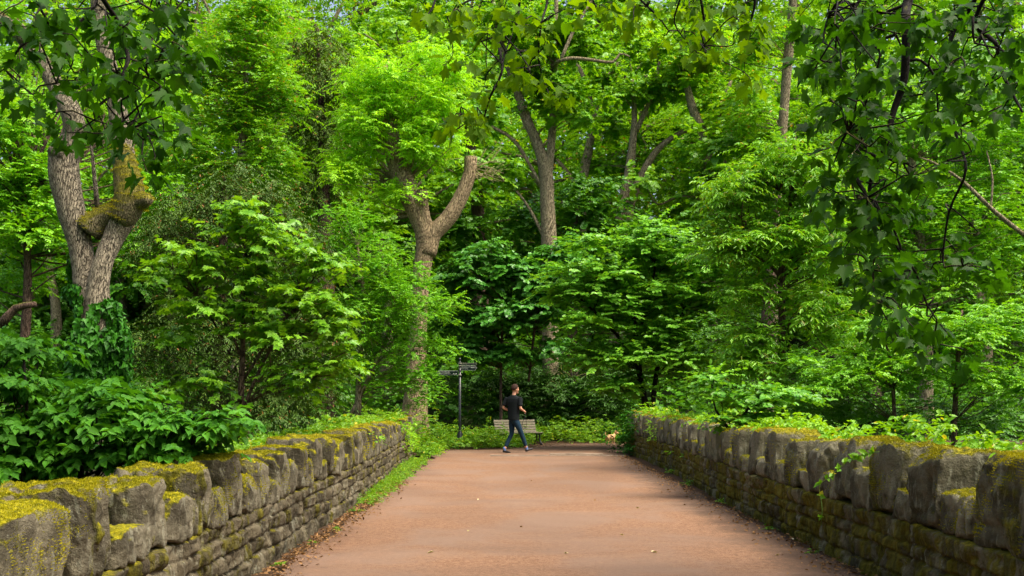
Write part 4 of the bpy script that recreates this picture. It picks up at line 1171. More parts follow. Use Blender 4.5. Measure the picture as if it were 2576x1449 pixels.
# ------------------------------------------------------------------ overhanging branches
def overhang(label, d, branches, regions, leafm, ls, seed, per=6):
    rg = np.random.default_rng(seed)
    mb = MB(); lf = MB(); allp = []
    for br in branches:
        a, r = D(br, d); a[:, 1] += rg.normal(0, .12, len(a)); a = a + rg.normal(0, .012, a.shape)
        tube(mb, a, r, 7, .07, seed=seed, rough=.05)
        allp.append(smoothline(a, r, .1)[0])
    allp = np.vstack(allp)
    for px, py, rx, ry, n in regions:
        for i in range(max(2, int(n * .40))):
            an = rg.uniform(0, 6.283); rr = math.sqrt(rg.uniform(0, 1))
            e = P(px + rx * rr * math.cos(an), py + ry * rr * math.sin(an), d + rg.uniform(-.9, .9))
            dd = np.linalg.norm(allp - e, axis=1) + np.maximum(e[2] - allp[:, 2], 0) * .8
            a = allp[int(np.argmin(dd))]
            L = np.linalg.norm(e - a)
            m1 = a * .6 + e * .4 + rg.normal(0, .08 * L + .02, 3) + np.array([0, 0, .06 * L]); m2 = a * .25 + e * .75 + rg.normal(0, .06 * L + .01, 3)
            if L > .05 and L < 1.4: tube(mb, [a, m1, m2, e], [.0075, .006, .0045, .003], 5, .08)
            k = per
            pdir = nrm(rg.normal(0, 1, (k, 3)) * np.array([1, 1, .4]) + np.array([0, 0, -.15]))
            pos = e + pdir * rg.uniform(.03, .11, (k, 1))
            pos[:, 2] -= rg.uniform(0, .08, k)
            xd = pdir + np.array([0, 0, -.55]) + rg.normal(0, .3, (k, 3))
            nz = pdir * .5 + np.array([0, 0, .8]) + rg.normal(0, .45, (k, 3))
            leaves(lf, pos, xd, nz, ls * rg.uniform(.6, 1.15, k), 'maple', rg.uniform(0, 1, (k, 2)))
    root = empty('overhanging_branch', tuple(allp[0]), label, 'branch', 'sycamore branches hanging over the view')
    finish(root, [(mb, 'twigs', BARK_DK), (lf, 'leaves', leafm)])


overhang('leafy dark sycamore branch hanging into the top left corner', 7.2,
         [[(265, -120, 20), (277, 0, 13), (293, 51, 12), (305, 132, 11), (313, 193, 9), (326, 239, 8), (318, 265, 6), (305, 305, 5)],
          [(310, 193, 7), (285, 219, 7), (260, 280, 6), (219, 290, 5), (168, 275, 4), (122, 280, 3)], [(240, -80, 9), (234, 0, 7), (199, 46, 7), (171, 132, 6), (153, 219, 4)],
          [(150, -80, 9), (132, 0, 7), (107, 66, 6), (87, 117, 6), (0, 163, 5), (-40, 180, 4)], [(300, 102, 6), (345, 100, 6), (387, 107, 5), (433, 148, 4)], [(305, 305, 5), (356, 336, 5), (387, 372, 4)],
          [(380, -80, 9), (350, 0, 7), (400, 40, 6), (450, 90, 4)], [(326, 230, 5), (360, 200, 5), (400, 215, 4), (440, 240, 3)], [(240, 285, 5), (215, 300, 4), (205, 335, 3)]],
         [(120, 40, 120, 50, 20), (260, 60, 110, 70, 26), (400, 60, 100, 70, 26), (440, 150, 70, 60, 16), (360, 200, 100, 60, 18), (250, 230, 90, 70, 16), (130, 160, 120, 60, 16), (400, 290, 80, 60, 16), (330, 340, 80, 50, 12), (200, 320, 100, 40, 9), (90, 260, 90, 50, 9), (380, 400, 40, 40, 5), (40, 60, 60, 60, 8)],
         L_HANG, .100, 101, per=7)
overhang('backlit sycamore spray hanging at top centre', 9.0,
         [[(1250, -100, 12), (1255, 0, 9), (1256, 100, 8), (1260, 189, 7), (1229, 250, 6), (1214, 303, 4)], [(1218, 283, 5), (1185, 288, 5), (1157, 290, 4), (1135, 329, 3)], [(1385, -60, 8), (1380, 0, 6), (1363, 67, 5), (1359, 137, 4), (1369, 175, 3)], [(1310, -60, 8), (1305, 0, 6), (1296, 54, 5), (1270, 130, 4), (1259, 200, 4)], [(1256, 60, 5), (1300, 110, 4), (1330, 190, 3)], [(1100, -40, 7), (1090, 30, 5), (1060, 60, 3)], [(1250, -20, 6), (1180, 20, 5), (1120, 60, 3)]],
         [(1110, 30, 100, 40, 16), (1260, 40, 110, 50, 20), (1380, 50, 60, 60, 14), (1260, 140, 70, 60, 12), (1340, 160, 60, 60, 10), (1180, 290, 70, 50, 12), (1170, 320, 60, 40, 7), (1250, 250, 50, 50, 7), (1150, 110, 90, 40, 5), (1400, 220, 40, 40, 4)],
         L_HANGM, .118, 102, per=6)
overhang('yellow-green backlit sycamore spray at the top between centre and right', 9.5,
         [[(1740, -80, 9), (1760, 0, 7), (1780, 70, 6), (1767, 125, 5), (1796, 167, 3)], [(1560, -80, 9), (1600, 0, 6), (1650, 40, 5), (1690, 60, 3)], [(1880, -80, 9), (1900, 0, 7), (1890, 50, 5), (1870, 90, 3)], [(1700, -60, 8), (1705, 0, 6), (1700, 50, 4), (1740, 110, 3)], [(1500, -60, 7), (1490, 0, 5), (1500, 40, 3)]],
         [(1500, 10, 80, 25, 8), (1640, 25, 110, 40, 20), (1780, 40, 110, 50, 22), (1910, 30, 90, 40, 18), (1790, 110, 70, 50, 12), (1850, 190, 60, 30, 6), (1700, 90, 70, 30, 6), (1880, 110, 60, 30, 7)],
         L_HANGM, .118, 103, per=6)
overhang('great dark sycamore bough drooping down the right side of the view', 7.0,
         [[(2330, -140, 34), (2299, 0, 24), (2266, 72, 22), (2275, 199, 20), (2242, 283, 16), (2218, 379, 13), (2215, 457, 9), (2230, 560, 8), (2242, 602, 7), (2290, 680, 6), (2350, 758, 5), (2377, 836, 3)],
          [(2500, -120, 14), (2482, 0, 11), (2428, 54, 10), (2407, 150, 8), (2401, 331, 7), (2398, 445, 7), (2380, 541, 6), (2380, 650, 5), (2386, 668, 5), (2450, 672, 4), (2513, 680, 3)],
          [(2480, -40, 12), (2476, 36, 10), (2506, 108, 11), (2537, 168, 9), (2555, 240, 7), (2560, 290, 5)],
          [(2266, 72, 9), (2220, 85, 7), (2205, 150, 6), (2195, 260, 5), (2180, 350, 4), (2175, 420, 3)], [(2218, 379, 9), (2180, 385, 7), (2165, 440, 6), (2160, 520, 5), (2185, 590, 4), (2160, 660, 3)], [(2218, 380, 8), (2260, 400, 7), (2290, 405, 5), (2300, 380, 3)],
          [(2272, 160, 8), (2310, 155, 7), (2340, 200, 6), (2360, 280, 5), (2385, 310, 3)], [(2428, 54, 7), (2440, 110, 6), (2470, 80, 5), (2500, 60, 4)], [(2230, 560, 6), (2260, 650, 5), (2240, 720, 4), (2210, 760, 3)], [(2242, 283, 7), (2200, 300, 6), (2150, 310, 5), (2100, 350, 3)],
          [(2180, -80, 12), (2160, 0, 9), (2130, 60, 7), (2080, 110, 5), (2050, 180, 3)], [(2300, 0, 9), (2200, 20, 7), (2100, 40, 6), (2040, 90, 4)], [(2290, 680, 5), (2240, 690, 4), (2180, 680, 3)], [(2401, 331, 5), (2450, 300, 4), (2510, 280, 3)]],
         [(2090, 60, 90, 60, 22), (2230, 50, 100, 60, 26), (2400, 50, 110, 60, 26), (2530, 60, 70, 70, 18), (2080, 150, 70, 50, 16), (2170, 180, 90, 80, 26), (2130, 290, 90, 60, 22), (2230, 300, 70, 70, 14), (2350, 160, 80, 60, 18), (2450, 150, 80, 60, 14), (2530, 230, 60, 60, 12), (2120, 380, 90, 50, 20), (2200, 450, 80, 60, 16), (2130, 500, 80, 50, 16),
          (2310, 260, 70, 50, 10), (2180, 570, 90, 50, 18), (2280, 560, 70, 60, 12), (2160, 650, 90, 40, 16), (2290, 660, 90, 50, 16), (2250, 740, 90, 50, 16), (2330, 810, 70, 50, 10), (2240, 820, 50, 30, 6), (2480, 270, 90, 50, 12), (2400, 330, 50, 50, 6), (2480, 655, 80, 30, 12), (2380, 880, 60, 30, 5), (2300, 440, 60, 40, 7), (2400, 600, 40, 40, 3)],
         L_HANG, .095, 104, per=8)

# ------------------------------------------------------------------ signpost
BLK = plain('black_paint', (.010, .012, .013), .3, .5, .3)
SGN = plain('sign_green_black', (.004, .014, .011), .7, .15, .2)
WHT = plain('sign_white', (.50, .54, .46), .5, .4, .08)
GLD = plain('faded_gilt', (.25, .25, .18), .5, .4, .2)
sx, sy = P(1157, 1006, 29)[0], 29.
T = empty('signpost', (sx, sy, 0), 'black fingerpost with white-edged direction boards by the path junction', 'signpost')
mb = MB(); lathe(mb, [(.11, 0), (.11, .05), (.085, .08), (.08, .42), (.055, .47), (.042, .5), (.036, .6), (.036, 2.42), (.0, 2.42)]); mb.build('pole', BLK, T)
zt = EYE + (1006 - 900) / FD * 29
mb = MB(); lathe(mb, [(.05, 2.42), (.056, 2.44), (.03, 2.47), (.05, 2.5), (.02, 2.53), (.014, 2.545), (.034, 2.57), (.036, 2.59), (.02, 2.625), (0, 2.635)]); mb.build('finial', BLK, T)


def zy(zy_): # zoom crop 1 y -> world z at d=29 (crop 1620,1320..., 12.075 px per native px)
    ny = 1320 + zy_ / 12.075
    return EYE - (ny - 1500) / 3733 * 29
def zx(zx_):
    nx = 1620 + zx_ / 12.075
    return (nx - 1920) / 3733 * 29 - sx
for z_ in (510, 625, 835, 1040, 1080):
    mb = MB(); zz = zy(z_); lathe(mb, [(.036, zz - .014), (.052, zz - .008), (.052, zz + .008), (.036, zz + .014)]); mb.build('collar', GLD if z_ in (510, 625, 1040) else BLK, T)


def text_mesh(body, size, parent, loc, rz, m, align='LEFT'):
    cu = bpy.data.curves.new('lettering', 'FONT'); cu.body = body; cu.size = size; cu.align_x = align; cu.extrude = .0008; cu.offset = 0
    to = bpy.data.objects.new('lettering', cu); COL.objects.link(to)
    bpy.context.view_layer.update()
    me = bpy.data.meshes.new_from_object(to.evaluated_get(bpy.context.evaluated_depsgraph_get()))
    bpy.data.objects.remove(to)
    me.materials.clear(); me.materials.append(m)
    o = bpy.data.objects.new('lettering', me); COL.objects.link(o); o.parent = parent
    o.rotation_euler = (R(90), 0, rz); o.location = loc
    return o


def icons(mb, x, z, h, sgn=1):
    # cup-and-cutlery block, wheelchair figure, heart-shaped leaf: three small pictograms
    box(mb, (x, 0, z), (h * .3, .002, h)); box(mb, (x + h * .45, 0, z), (h * .3, .002, h)); 
    x += h * 1.3
    tube(mb, [(x - h * .2, 0, z + h * .4), (x - h * .1, 0, z - .1 * h), (x + h * .25, 0, z - .1 * h), (x + h * .35, 0, z - h * .45)], [h * .08] * 4, 5, smooth=False)
    tube(mb, [(x + math.cos(a) * h * .3, 0, z - h * .2 + math.sin(a) * h * .3) for a in np.linspace(0, 6.2, 9)], [h * .06] * 9, 4, smooth=False)
    x += h * 1.3
    hp = [(0, -.55), (.5, .05), (.5, .35), (.25, .5), (0, .3), (-.25, .5), (-.5, .35), (-.5, .05)]
    v = [(x + a * h, -.001, z + b * h) for a, b in hp]
    mb.add(np.array(v), [np.array([[0, 1, 2, 3]]), np.array([[0, 3, 4, 5]]), np.array([[0, 5, 6, 7]])])


def board(x0, x1, z0, z1, lines, point, iconz=None, rz=0., tsz=None, dim=False):
    """plate in the XZ plane, arrow point at x1 side (point=+1) or x0 side (-1)"""
    h = z1 - z0; tip = h * .38
    def plate(x0, x1, z0, z1, y, th, tip):
        if point > 0: o = [(x0, z0), (x1 - tip, z0), (x1, (z0 + z1) / 2), (x1 - tip, z1), (x0, z1)]
        else: o = [(x0 + tip, z0), (x1, z0), (x1, z1), (x0 + tip, z1), (x0, (z0 + z1) / 2)]
        mb = MB(); n = 5
        v = [(a, y - th / 2, b) for a, b in o] + [(a, y + th / 2, b) for a, b in o]
        mb.add(np.array(v), [list(range(n)), list(range(2 * n - 1, n - 1, -1))] + [[i, i + n, (i + 1) % n + n, (i + 1) % n] for i in range(n)])
        return mb
    b = plate(x0, x1, z0, z1, -.0, .016, tip).build('sign_board', WHT if not dim else GLD, T, smooth=False)
    b.rotation_euler = (0, 0, rz)
    e = .009
    pn = plate(x0 + (e if point < 0 else .0), x1 - (e if point > 0 else 0), z0 + e, z1 - e, -.0, .022, tip * .85).build('panel', SGN, b, smooth=False)
    tw = plate(x0 + .03, x1 - .03, z0, z1, 0, .016, tip)
    ts = tsz or h * .30
    tm = WHT if not dim else GLD
    for i, ln in enumerate(lines):
        xx = x0 + (.035 if point > 0 else .05)
        text_mesh(ln, ts, b, (xx, -.0125, z1 - h * (.40 if len(lines) > 1 else .62) - i * h * .34), 0, tm)
    if iconz is not None:
        mb = MB(); h2 = ts * .8
        icons(mb, x1 - (.16 if point > 0 else .135), iconz, h2); 
        for v in mb.v: v[:, 1] -= .0125
        mb.build('pictograms', tm, b, smooth=False)


board(zx(1290), zx(2035), zy(835), zy(620), ['Jesmond Dene Field Centre', "Pets' Corner"], 1, iconz=zy(700), tsz=.036)
board(zx(1285), zx(2030), zy(590), zy(495), ['South Park'], 1, rz=R(6), tsz=.036, dim=True)
board(zx(215), zx(1180), zy(1045), zy(845), ['Old Mill & Waterfall', "Paddy Freeman's Park"], -1, iconz=zy(985), tsz=.040)

# ------------------------------------------------------------------ bench
def woodmat():
    m, nt, out = mat('weathered_wood')
    n1 = noise(nt, coords(nt, (2, 30, 30)), 3, 4, .6)
    principled(nt, out, mix(nt, n1, (.17, .15, .10), (.33, .30, .21)), .85, .2, n1, .4, .004)
    return m
WOOD = woodmat()
bp = P(1300, 1006, 30.6)
T = empty('park_bench', (bp[0] + .06, 30.6, .012), 'weathered slatted bench with black iron ends in front of the rhododendron', 'bench', rz=R(27))
BL = 1.42
for i in range(5):
    z = .40 + .03 + i * .078; y = .20 + i * .026
    mb = MB(); box(mb, (0, y, z), (BL, .022, .064), Matrix.Rotation(R(-16), 3, 'X'))
    bevel(mb.build('back_slat', WOOD, T, smooth=False), .004)
for i in range(5):
    mb = MB(); y = -.24 + i * .092; box(mb, (0, y, .375 + .012 * abs(i - 2) * .5), (BL, .078, .026))
    bevel(mb.build('seat_slat', WOOD, T, smooth=False), .004)
for s in (-1, 1):
    x = s * (BL / 2 - .03)
    mb = MB()
    tube(mb, [(x, -.25, .345), (x, 0, .33), (x, .17, .345), (x, .225, .42), (x, .335, .80)], [.022, .022, .024, .022, .018], 8, .05)
    tube(mb, [(x, -.19, .01), (x, -.14, .10), (x, -.08, .22), (x, -.10, .33)], [.03, .022, .024, .03], 8, .04)
    tube(mb, [(x, .24, .01), (x, .17, .10), (x, .08, .22), (x, .10, .33)], [.03, .022, .024, .03], 8, .04)
    tube(mb, [(x, -.27, .02), (x, -.1, .05), (x, .1, .05), (x, .30, .02)], [.02] * 4, 8, .05)
    mb.build('bench_end', BLK, T)

# ------------------------------------------------------------------ person
def skin_mesh(chains, sub=2, root=0):
    bm_ = bmesh.new()
    for ch in chains:
        me_ = skin_one([ch], sub, root); bm_.from_mesh(me_)
    me_ = bpy.data.meshes.new('tmp'); bm_.to_mesh(me_); bm_.free()
    return me_


def skin_one(chains, sub=2, root=0):
    """chains: list of lists of (x,y,z,rx,ry)"""
    verts = []; edges = []; rad = []
    key = {}
    def vid(p):
        k = tuple(round(q, 4) for q in p[:3])
        if k not in key:
            key[k] = len(verts); verts.append(p[:3]); rad.append((p[3], p[4] if len(p) > 4 else p[3]))
        return key[k]
    for ch in chains:
        ids = [vid(p) for p in ch]
        edges += list(zip(ids[:-1], ids[1:]))
    me = bpy.data.meshes.new('tmp'); me.from_pydata(verts, edges, [])
    o = bpy.data.objects.new('tmp', me); COL.objects.link(o)
    md = o.modifiers.new('s', 'SKIN'); md.use_smooth_shade = True
    for i, v in enumerate(me.skin_vertices[0].data):
        v.radius = rad[i]; v.use_root = (i == root)
    sb = o.modifiers.new('sub', 'SUBSURF'); sb.levels = sb.render_levels = sub
    bpy.context.view_layer.update()
    r = bpy.data.meshes.new_from_object(o.evaluated_get(bpy.context.evaluated_depsgraph_get()))
    bpy.data.objects.remove(o)
    return r


def remesh(meshes, vox, m, name, parent=None, smooth_it=3):
    bm = bmesh.new()
    for me in meshes: bm.from_mesh(me)
    me = bpy.data.meshes.new('tmp'); bm.to_mesh(me); bm.free()
    o = bpy.data.objects.new('tmp', me); COL.objects.link(o)
    md = o.modifiers.new('r', 'REMESH'); md.mode = 'VOXEL'; md.voxel_size = vox; md.use_smooth_shade = True
    s = o.modifiers.new('s', 'SMOOTH'); s.iterations = smooth_it; s.factor = .5
    bpy.context.view_layer.update()
    r = bpy.data.meshes.new_from_object(o.evaluated_get(bpy.context.evaluated_depsgraph_get()))
    bpy.data.objects.remove(o)
    r.name = name; r.materials.clear(); r.materials.append(m)
    r.polygons.foreach_set('use_smooth', [True] * len(r.polygons))
    ob = bpy.data.objects.new(name, r); COL.objects.link(ob)
    if parent: ob.parent = parent
    return ob


def blob(c, s, sub=3, fn=None, rot=None):
    bm = bmesh.new(); bmesh.ops.create_icosphere(bm, subdivisions=sub, radius=1)
    for v in bm.verts:
        p = Vector((v.co.x * s[0], v.co.y * s[1], v.co.z * s[2]))
        if fn: p = fn(p)
        if rot: p = rot @ p
        v.co = p + Vector(c)
    me = bpy.data.meshes.new('b'); bm.to_mesh(me); bm.free()
    return me


SKIN = plain('skin', (.52, .27, .17), .55, .4, .1)
HAIR = plain('brown_hair', (.030, .014, .009), .75, .15, .4, 60)
SHIRT = plain('black_cotton', (.006, .009, .010), .9, .2, .3, 30)
JEAN = plain('dark_denim', (.008, .028, .050), .85, .2, .35, 40)
SOCK = plain('blue_sock', (.13, .20, .42), .9, .1, .1)
SHOE = plain('black_shoe', (.008, .007, .008), .5, .4, .2)
f26 = 26.0
px_, _, _ = P(1292, 1006, f26)
# local: +y forward, +x right, z up
HD = Matrix.Rotation(R(-2), 3, 'Z')      # head turned to his right (toward +x in the view)
hc = Vector((.0, .045, 1.665))


def headfn(p):
    q = p.copy()
    if q.z < 0: q.x *= 1 - .32 * (-q.z / .12) ** 1.2; q.y = q.y * (1 - .15 * (-q.z / .12)) + .012
    if q.y > .07: q.y = .07 + (q.y - .07) * .6
    return q
head = blob(hc, (.076, .098, .118), 4, headfn, HD)
nose = blob(hc + HD @ Vector((0, .096, -.012)), (.012, .018, .022), 2)
chin = blob(hc + HD @ Vector((0, .070, -.095)), (.028, .026, .022), 2)
brow = blob(hc + HD @ Vector((0, .082, .030)), (.045, .014, .012), 2)
ears = [blob(hc + HD @ Vector((s * .077, -.005, -.008)), (.010, .018, .030), 2) for s in (-1, 1)]
lips = blob(hc + HD @ Vector((0, .088, -.058)), (.022, .010, .010), 2)
TW = Matrix.Rotation(R(30), 3, 'Z')
LA = [tuple(TW @ Vector(q)) for q in ((-.195, 0, 1.425), (-.275, -.09, 1.18), (-.19, .12, 1.10))]      # shoulder, elbow, wrist
RA = [tuple(TW @ Vector(q)) for q in ((.195, .0, 1.425), (.250, -.06, 1.16), (.235, .14, 1.09))]
def lerp3(a, b, t, *r): return tuple(a[i] * (1 - t) + b[i] * t for i in range(3)) + r
FT = [(.09, 0, .91), (.10, .175, .51), (.10, .335, .115)]      # front (right) leg
BT = [(-.09, 0, .91), (-.10, .0, .50), (-.10, -.215, .095)]
body = skin_mesh([
    [(0, 0, .95, .10, .08), (0, .0, 1.10, .10, .075), (0, .015, 1.28, .12, .085), (0, .0, 1.42, .10, .07), (0, .0, 1.49, .055, .055), (0, .02, 1.56, .052, .055), (0, .035, 1.64, .055, .06)],
    [(0, 0, 1.41, .06, .06), (*LA[0], .046, .046), lerp3(LA[0], LA[1], .5, .040, .040), (*LA[1], .038, .038), lerp3(LA[1], LA[2], .45, .036, .036), (*LA[2], .024, .022), lerp3(LA[1], LA[2], 1.2, .022, .02)],
    [(0, 0, 1.41, .06, .06), (*RA[0], .046, .046), lerp3(RA[0], RA[1], .5, .040, .040), (*RA[1], .038, .038), lerp3(RA[1], RA[2], .45, .036, .036), (*RA[2], .024, .022), lerp3(RA[1], RA[2], 1.2, .022, .02)],
    [(0, 0, .95, .08, .08), (*FT[0], .07, .07), (.095, .09, .70, .06, .06), (*FT[1], .048, .048), (.10, .26, .30, .05, .05), (*FT[2], .036, .036)],
    [(0, 0, .95, .08, .08), (*BT[0], .07, .07), (-.095, .0, .70, .06, .06), (*BT[1], .048, .048), (-.10, -.12, .28, .05, .05), (*BT[2], .036, .036)]], 2)
hands = []
for w, el, s in ((LA[2], LA[1], -1), (RA[2], RA[1], 1)):
    w = Vector(w); f = (w - Vector(el)).normalized(); up = Vector((0, 0, 1)); sd = f.cross(up).normalized() * s; dn = sd.cross(f) * s
    pc = w + f * .045
    hands.append(skin_mesh([[(*(w), .022), (*(w + f * .04), .034, .018), (*(w + f * .08), .036, .016)]], 2))
    for k, ln in enumerate((.060, .070, .066, .052)):
        o_ = (k - 1.5) * .019
        a = w + f * .08 + up * -o_; b = a + f * ln * .45 - sd * .006; c = b + f * ln * .30 - sd * .024; e = c - f * .004 - sd * .024
        hands.append(skin_mesh([[(*a, .010), (*b, .0092), (*c, .0085), (*e, .0075)]], 1))
    a = w + f * .025 + up * .026; b = a + f * .028 + up * .022 - sd * .014; c = b + f * .028 - sd * .014
    hands.append(skin_mesh([[(*a, .013), (*b, .011), (*c, .009)]], 1))
man = remesh([body, head, nose, chin, brow, lips] + ears + hands, .0065, SKIN, 'person')
setp(man, 'man in black t-shirt and dark jeans striding right past the bench', 'person')
man.location = (px_, f26, .018); man.rotation_euler = (0, 0, R(-62))
man['label'] = 'man in black t-shirt and dark jeans striding right past the bench'
def shell(rings, n=28):
    # lofted garment tube: (cx, cy, z, rx, ry, twist)
    mb = MB(); vs = []
    for cx_, cy_, z_, rx_, ry_, tw_ in rings:
        a_ = np.arange(n) * 2 * math.pi / n
        ex = np.sign(np.cos(a_)) * np.abs(np.cos(a_)) ** .8 * rx_; ey = np.sign(np.sin(a_)) * np.abs(np.sin(a_)) ** .8 * ry_
        c_, s_ = math.cos(R(tw_)), math.sin(R(tw_))
        vs.append(np.stack([cx_ + ex * c_ - ey * s_, cy_ + ex * s_ + ey * c_, np.full(n, z_)], -1))
    v = np.concatenate(vs); k = len(rings); idx = np.arange(k * n).reshape(k, n); nx_ = np.roll(idx, -1, 1)
    q = np.stack([idx[:-1], nx_[:-1], nx_[1:], idx[1:]], -1).reshape(-1, 4).tolist() + [idx[-1].tolist(), idx[0][::-1].tolist()]
    me = bpy.data.meshes.new('shell'); me.from_pydata(v.tolist(), [], q); return me
sh = shell([(0, 0, .86, .175, .130, 4), (0, 0, .95, .172, .126, 8), (0, 0, 1.08, .166, .118, 16), (0, .01, 1.22, .182, .124, 24), (0, .012, 1.33, .205, .128, 30), (0, .005, 1.41, .215, .110, 30), (0, 0, 1.46, .165, .085, 30), (0, .0, 1.495, .085, .070, 30), (0, .005, 1.512, .062, .062, 30)])
slv = [skin_mesh([[lerp3(A_[0], A_[1], -.12, .07, .07), lerp3(A_[0], A_[1], .05, .078, .078), lerp3(A_[0], A_[1], .35, .070, .070), lerp3(A_[0], A_[1], .66, .066, .066), lerp3(A_[0], A_[1], .84, .062, .062)]], 2) for A_ in (LA, RA)]
remesh([sh] + slv, .008, SHIRT, 't_shirt', man)
tr = skin_mesh([
    [(0, 0, .96, .145, .108), (0, 0, .90, .145, .112), (*[.088, 0, .86], .10, .105), (.097, .09, .70, .085, .09), (FT[1][0], FT[1][1], FT[1][2], .064, .066), (.10, .26, .31, .058, .06), (.10, .315, .165, .052, .054)],
    [(0, 0, .90, .145, .112), (-.088, 0, .86, .10, .105), (-.097, .0, .70, .085, .09), (BT[1][0], BT[1][1], BT[1][2], .064, .066), (-.10, -.12, .28, .058, .06), (-.10, -.19, .145, .052, .054)]], 2)
remesh([tr], .008, JEAN, 'jeans', man)
for (an, pitch) in ((FT[2], 22), (BT[2], -4)):
    so = skin_mesh([[(an[0], an[1] - .012, an[2] + .07, .042), (an[0], an[1], an[2] - .01, .040), (an[0], an[1] + .02, an[2] - .045, .038)]], 2)
    remesh([so], .007, SOCK, 'sock', man)
    rm = Matrix.Rotation(R(pitch), 3, 'X')
    ch = []
    for (yy, zz, rx, rz_) in ((-.055, -.012, .036, .036), (0, -.01, .040, .040), (.06, -.02, .042, .036), (.13, -.036, .044, .026), (.19, -.040, .036, .020)):
        v = rm @ Vector((0, yy, zz)); ch.append((an[0] + v.x, an[1] + v.y, an[2] - .035 + v.z, rx, rz_))
    s1 = skin_mesh([ch], 2)
    so_ = remesh([s1], .007, SHOE, 'shoe', man)
def hairfn(p):
    q = p.copy()
    q *= 1 + .04 * math.sin(q.x * 130) * math.cos(q.y * 110 + q.z * 60)
    return q
hr = bmesh.new(); hm = blob((0, 0, 0), (.086, .108, .118), 4, hairfn); hr.from_mesh(hm)
bmesh.ops.delete(hr, geom=[v for v in hr.verts if (v.co.z < -.045) or (v.co.y > .055 and v.co.z < .062) or (v.co.y > -.01 and v.co.z < .0)], context='VERTS')
for v in hr.verts: v.co = HD @ (v.co + Vector((0, -.006, .012))) + hc
hme = bpy.data.meshes.new('hair'); hr.to_mesh(hme); hr.free(); hme.materials.append(HAIR)
for p_ in hme.polygons: p_.use_smooth = True
ho = bpy.data.objects.new('hair', hme); COL.objects.link(ho); ho.parent = man
sm = ho.modifiers.new('s', 'SOLIDIFY'); sm.thickness = .016; sm.offset = 0
# coiled lead hanging at his side
mb = MB()
M4 = Matrix.Translation(man.location) @ Matrix.Rotation(R(-62), 4, 'Z')
hx, hy, hz = lerp3(RA[1], RA[2], 1.35)
ld = [(hx, hy, hz), (hx + .01, hy, hz - .1), (hx + .01, hy - .07, hz - .22), (hx, hy - .10, hz - .36), (hx, hy - .05, hz - .44), (hx, hy + .02, hz - .40), (hx, hy + .03, hz - .26), (hx, hy + .01, hz - .12), (hx, hy, hz - .01)]
tube(mb, [tuple(M4 @ Vector(p)) for p in ld], [.006] * len(ld), 6, .04)
o = mb.build('dog_lead', BLK); setp(o, 'thin black dog lead looped and hanging from the walking man hand', 'dog lead')

# ------------------------------------------------------------------ dog (terrier, seen from behind, head turned right)
FUR = plain('sandy_fur', (.55, .33, .16), .9, .1, .3, 45, bstr=.8)
DARKN = plain('dog_nose', (.01, .008, .008), .4, .5)
dc = skin_mesh([
    [(0, -.17, .27, .072, .080), (0, -.08, .275, .078, .085), (0, .04, .265, .085, .098), (0, .13, .275, .078, .095), (0, .20, .33, .055, .062), (0, .235, .385, .048, .052)],
    [(0, -.17, .27, .072, .080), (.055, -.17, .22, .045, .055), (.062, -.12, .14, .026, .032), (.062, -.185, .085, .016, .018), (.062, -.165, .02, .015, .015), (.062, -.135, .014, .016, .012)],
    [(0, -.17, .27, .072, .080), (-.055, -.17, .22, .045, .055), (-.062, -.13, .14, .026, .032), (-.062, -.20, .085, .016, .018), (-.062, -.185, .02, .015, .015), (-.062, -.155, .014, .016, .012)],
    [(0, .13, .275, .078, .095), (.055, .14, .20, .032, .038), (.055, .12, .11, .018, .020), (.055, .135, .02, .015, .015), (.055, .16, .014, .016, .012)],
    [(0, .13, .275, .078, .095), (-.055, .14, .20, .032, .038), (-.055, .15, .11, .018, .020), (-.055, .165, .02, .015, .015), (-.055, .19, .014, .016, .012)],
    [(0, -.17, .27, .072, .080), (0, -.235, .32, .020, .020), (-.01, -.27, .38, .015, .015), (-.02, -.25, .435, .010, .010), (-.02, -.21, .46, .006, .006)]], 2)
hd = Vector((.02, .27, .42)); dr = Matrix.Rotation(R(-35), 3, 'Z')
skull = blob(hd, (.055, .062, .052), 3, None, dr)
muz = blob(hd + dr @ Vector((0, .068, -.015)), (.026, .045, .024), 3, None, dr)
dog = remesh([dc, skull, muz], .006, FUR, 'dog')
dog.scale = (.86, .86, .86)
dp = P(1534, 1006, 31.0)
dog.location = (dp[0] + .02, 31.0, .02); dog.rotation_euler = (0, 0, R(-48))
setp(dog, 'small sandy dog sniffing at the path edge by the right parapet end', 'dog')
for s in (-1, 1):
    e = blob(hd + dr @ Vector((s * .040, -.006, .052)), (.010, .020, .034), 3, None, dr @ Matrix.Rotation(R(s * 14), 3, 'Y'))
    e.materials.append(FUR); e.name = 'ear'; eo = bpy.data.objects.new('ear', e); COL.objects.link(eo); eo.parent = dog
    for p_ in e.polygons: p_.use_smooth = True
    e = blob(hd + dr @ Vector((s * .024, .052, .014)), (.007, .007, .007), 2); e.materials.append(DARKN); eo = bpy.data.objects.new('eye', e); COL.objects.link(eo); eo.parent = dog
e = blob(hd + dr @ Vector((0, .112, -.006)), (.011, .009, .009), 2); e.materials.append(DARKN); eo = bpy.data.objects.new('nose', e); COL.objects.link(eo); eo.parent = dog

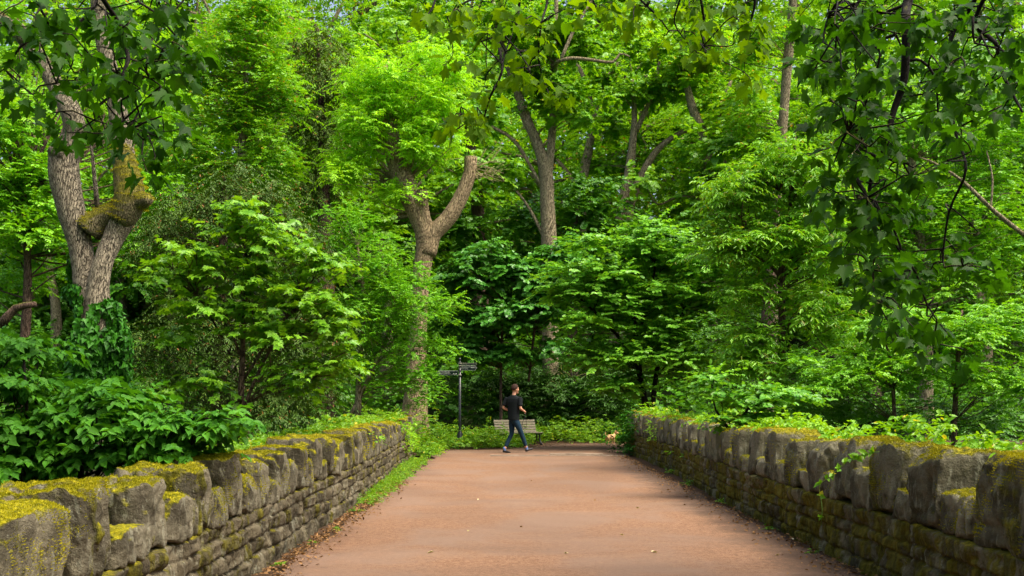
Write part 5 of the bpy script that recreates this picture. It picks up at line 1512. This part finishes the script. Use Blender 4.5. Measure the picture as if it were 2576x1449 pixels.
# unseen trees added around and behind the viewpoint to shade the foreground
for i, (x, y, zc, sc, li) in enumerate([(-9.5, -2, 12.5, 1.15, 2), (-8, -11, 11, 1.2, 0), (0, -17, 11, 1.3, 2), (9, -11, 11, 1.2, 0), (11, -1, 13.5, 1.1, 2), (-15, 5, 11, 1.2, 0), (17, 6, 11, 1.1, 0), (-3, -27, 9, 1.5, 2), (14, -22, 10, 1.5, 2), (-17, -18, 10, 1.5, 0)]):
    o = slope_tree(li, x, y, zc, sc, 'unseen broadleaf tree added around the viewpoint to shade the foreground', i * 1.3, 1.1)
    o['group'] = 'added unseen trees around the viewpoint'

# ------------------------------------------------------------------ light, sky, camera
SUN_EL, SUN_AZ = 62, 112          # azimuth measured from +y toward +x
w = bpy.data.worlds.new('World'); scene.world = w; w.use_nodes = True
nt = w.node_tree; nt.nodes.clear()
sky = nt.nodes.new('ShaderNodeTexSky'); sky.sky_type = 'NISHITA'; sky.sun_disc = False
sky.sun_elevation = R(SUN_EL); sky.sun_rotation = R(SUN_AZ); sky.air_density = 1.0; sky.dust_density = 9.0; sky.ozone_density = 1.0
bg = nt.nodes.new('ShaderNodeBackground'); bg.inputs[1].default_value = .15
wo = nt.nodes.new('ShaderNodeOutputWorld')
nt.links.new(sky.outputs[0], bg.inputs[0]); nt.links.new(bg.outputs[0], wo.inputs[0])
sl = bpy.data.lights.new('sun', 'SUN'); sl.energy = 1.5; sl.angle = R(28); sl.color = (1, .93, .80)
so = bpy.data.objects.new('sun', sl); COL.objects.link(so)
dv = Vector((math.sin(R(SUN_AZ)) * math.cos(R(SUN_EL)), math.cos(R(SUN_AZ)) * math.cos(R(SUN_EL)), math.sin(R(SUN_EL))))
so.rotation_euler = dv.to_track_quat('Z', 'Y').to_euler(); so.location = (10, 0, 40)

cam = bpy.data.cameras.new('camera'); co = bpy.data.objects.new('camera', cam); COL.objects.link(co)
co.location = (0, 0, EYE); co.rotation_euler = (R(90), 0, 0)
cam.sensor_width = 36; cam.lens = 35; cam.shift_y = 420 / 3840; cam.clip_end = 2000; cam.clip_start = .05
cam.dof.use_dof = False
scene.camera = co
scene.render.engine = 'CYCLES'
scene.cycles.max_bounces = 6; scene.cycles.diffuse_bounces = 3; scene.cycles.transmission_bounces = 4
scene.view_settings.view_transform = 'Standard'; scene.view_settings.look = 'None'
scene.view_settings.exposure = 1.3; scene.view_settings.gamma = 1
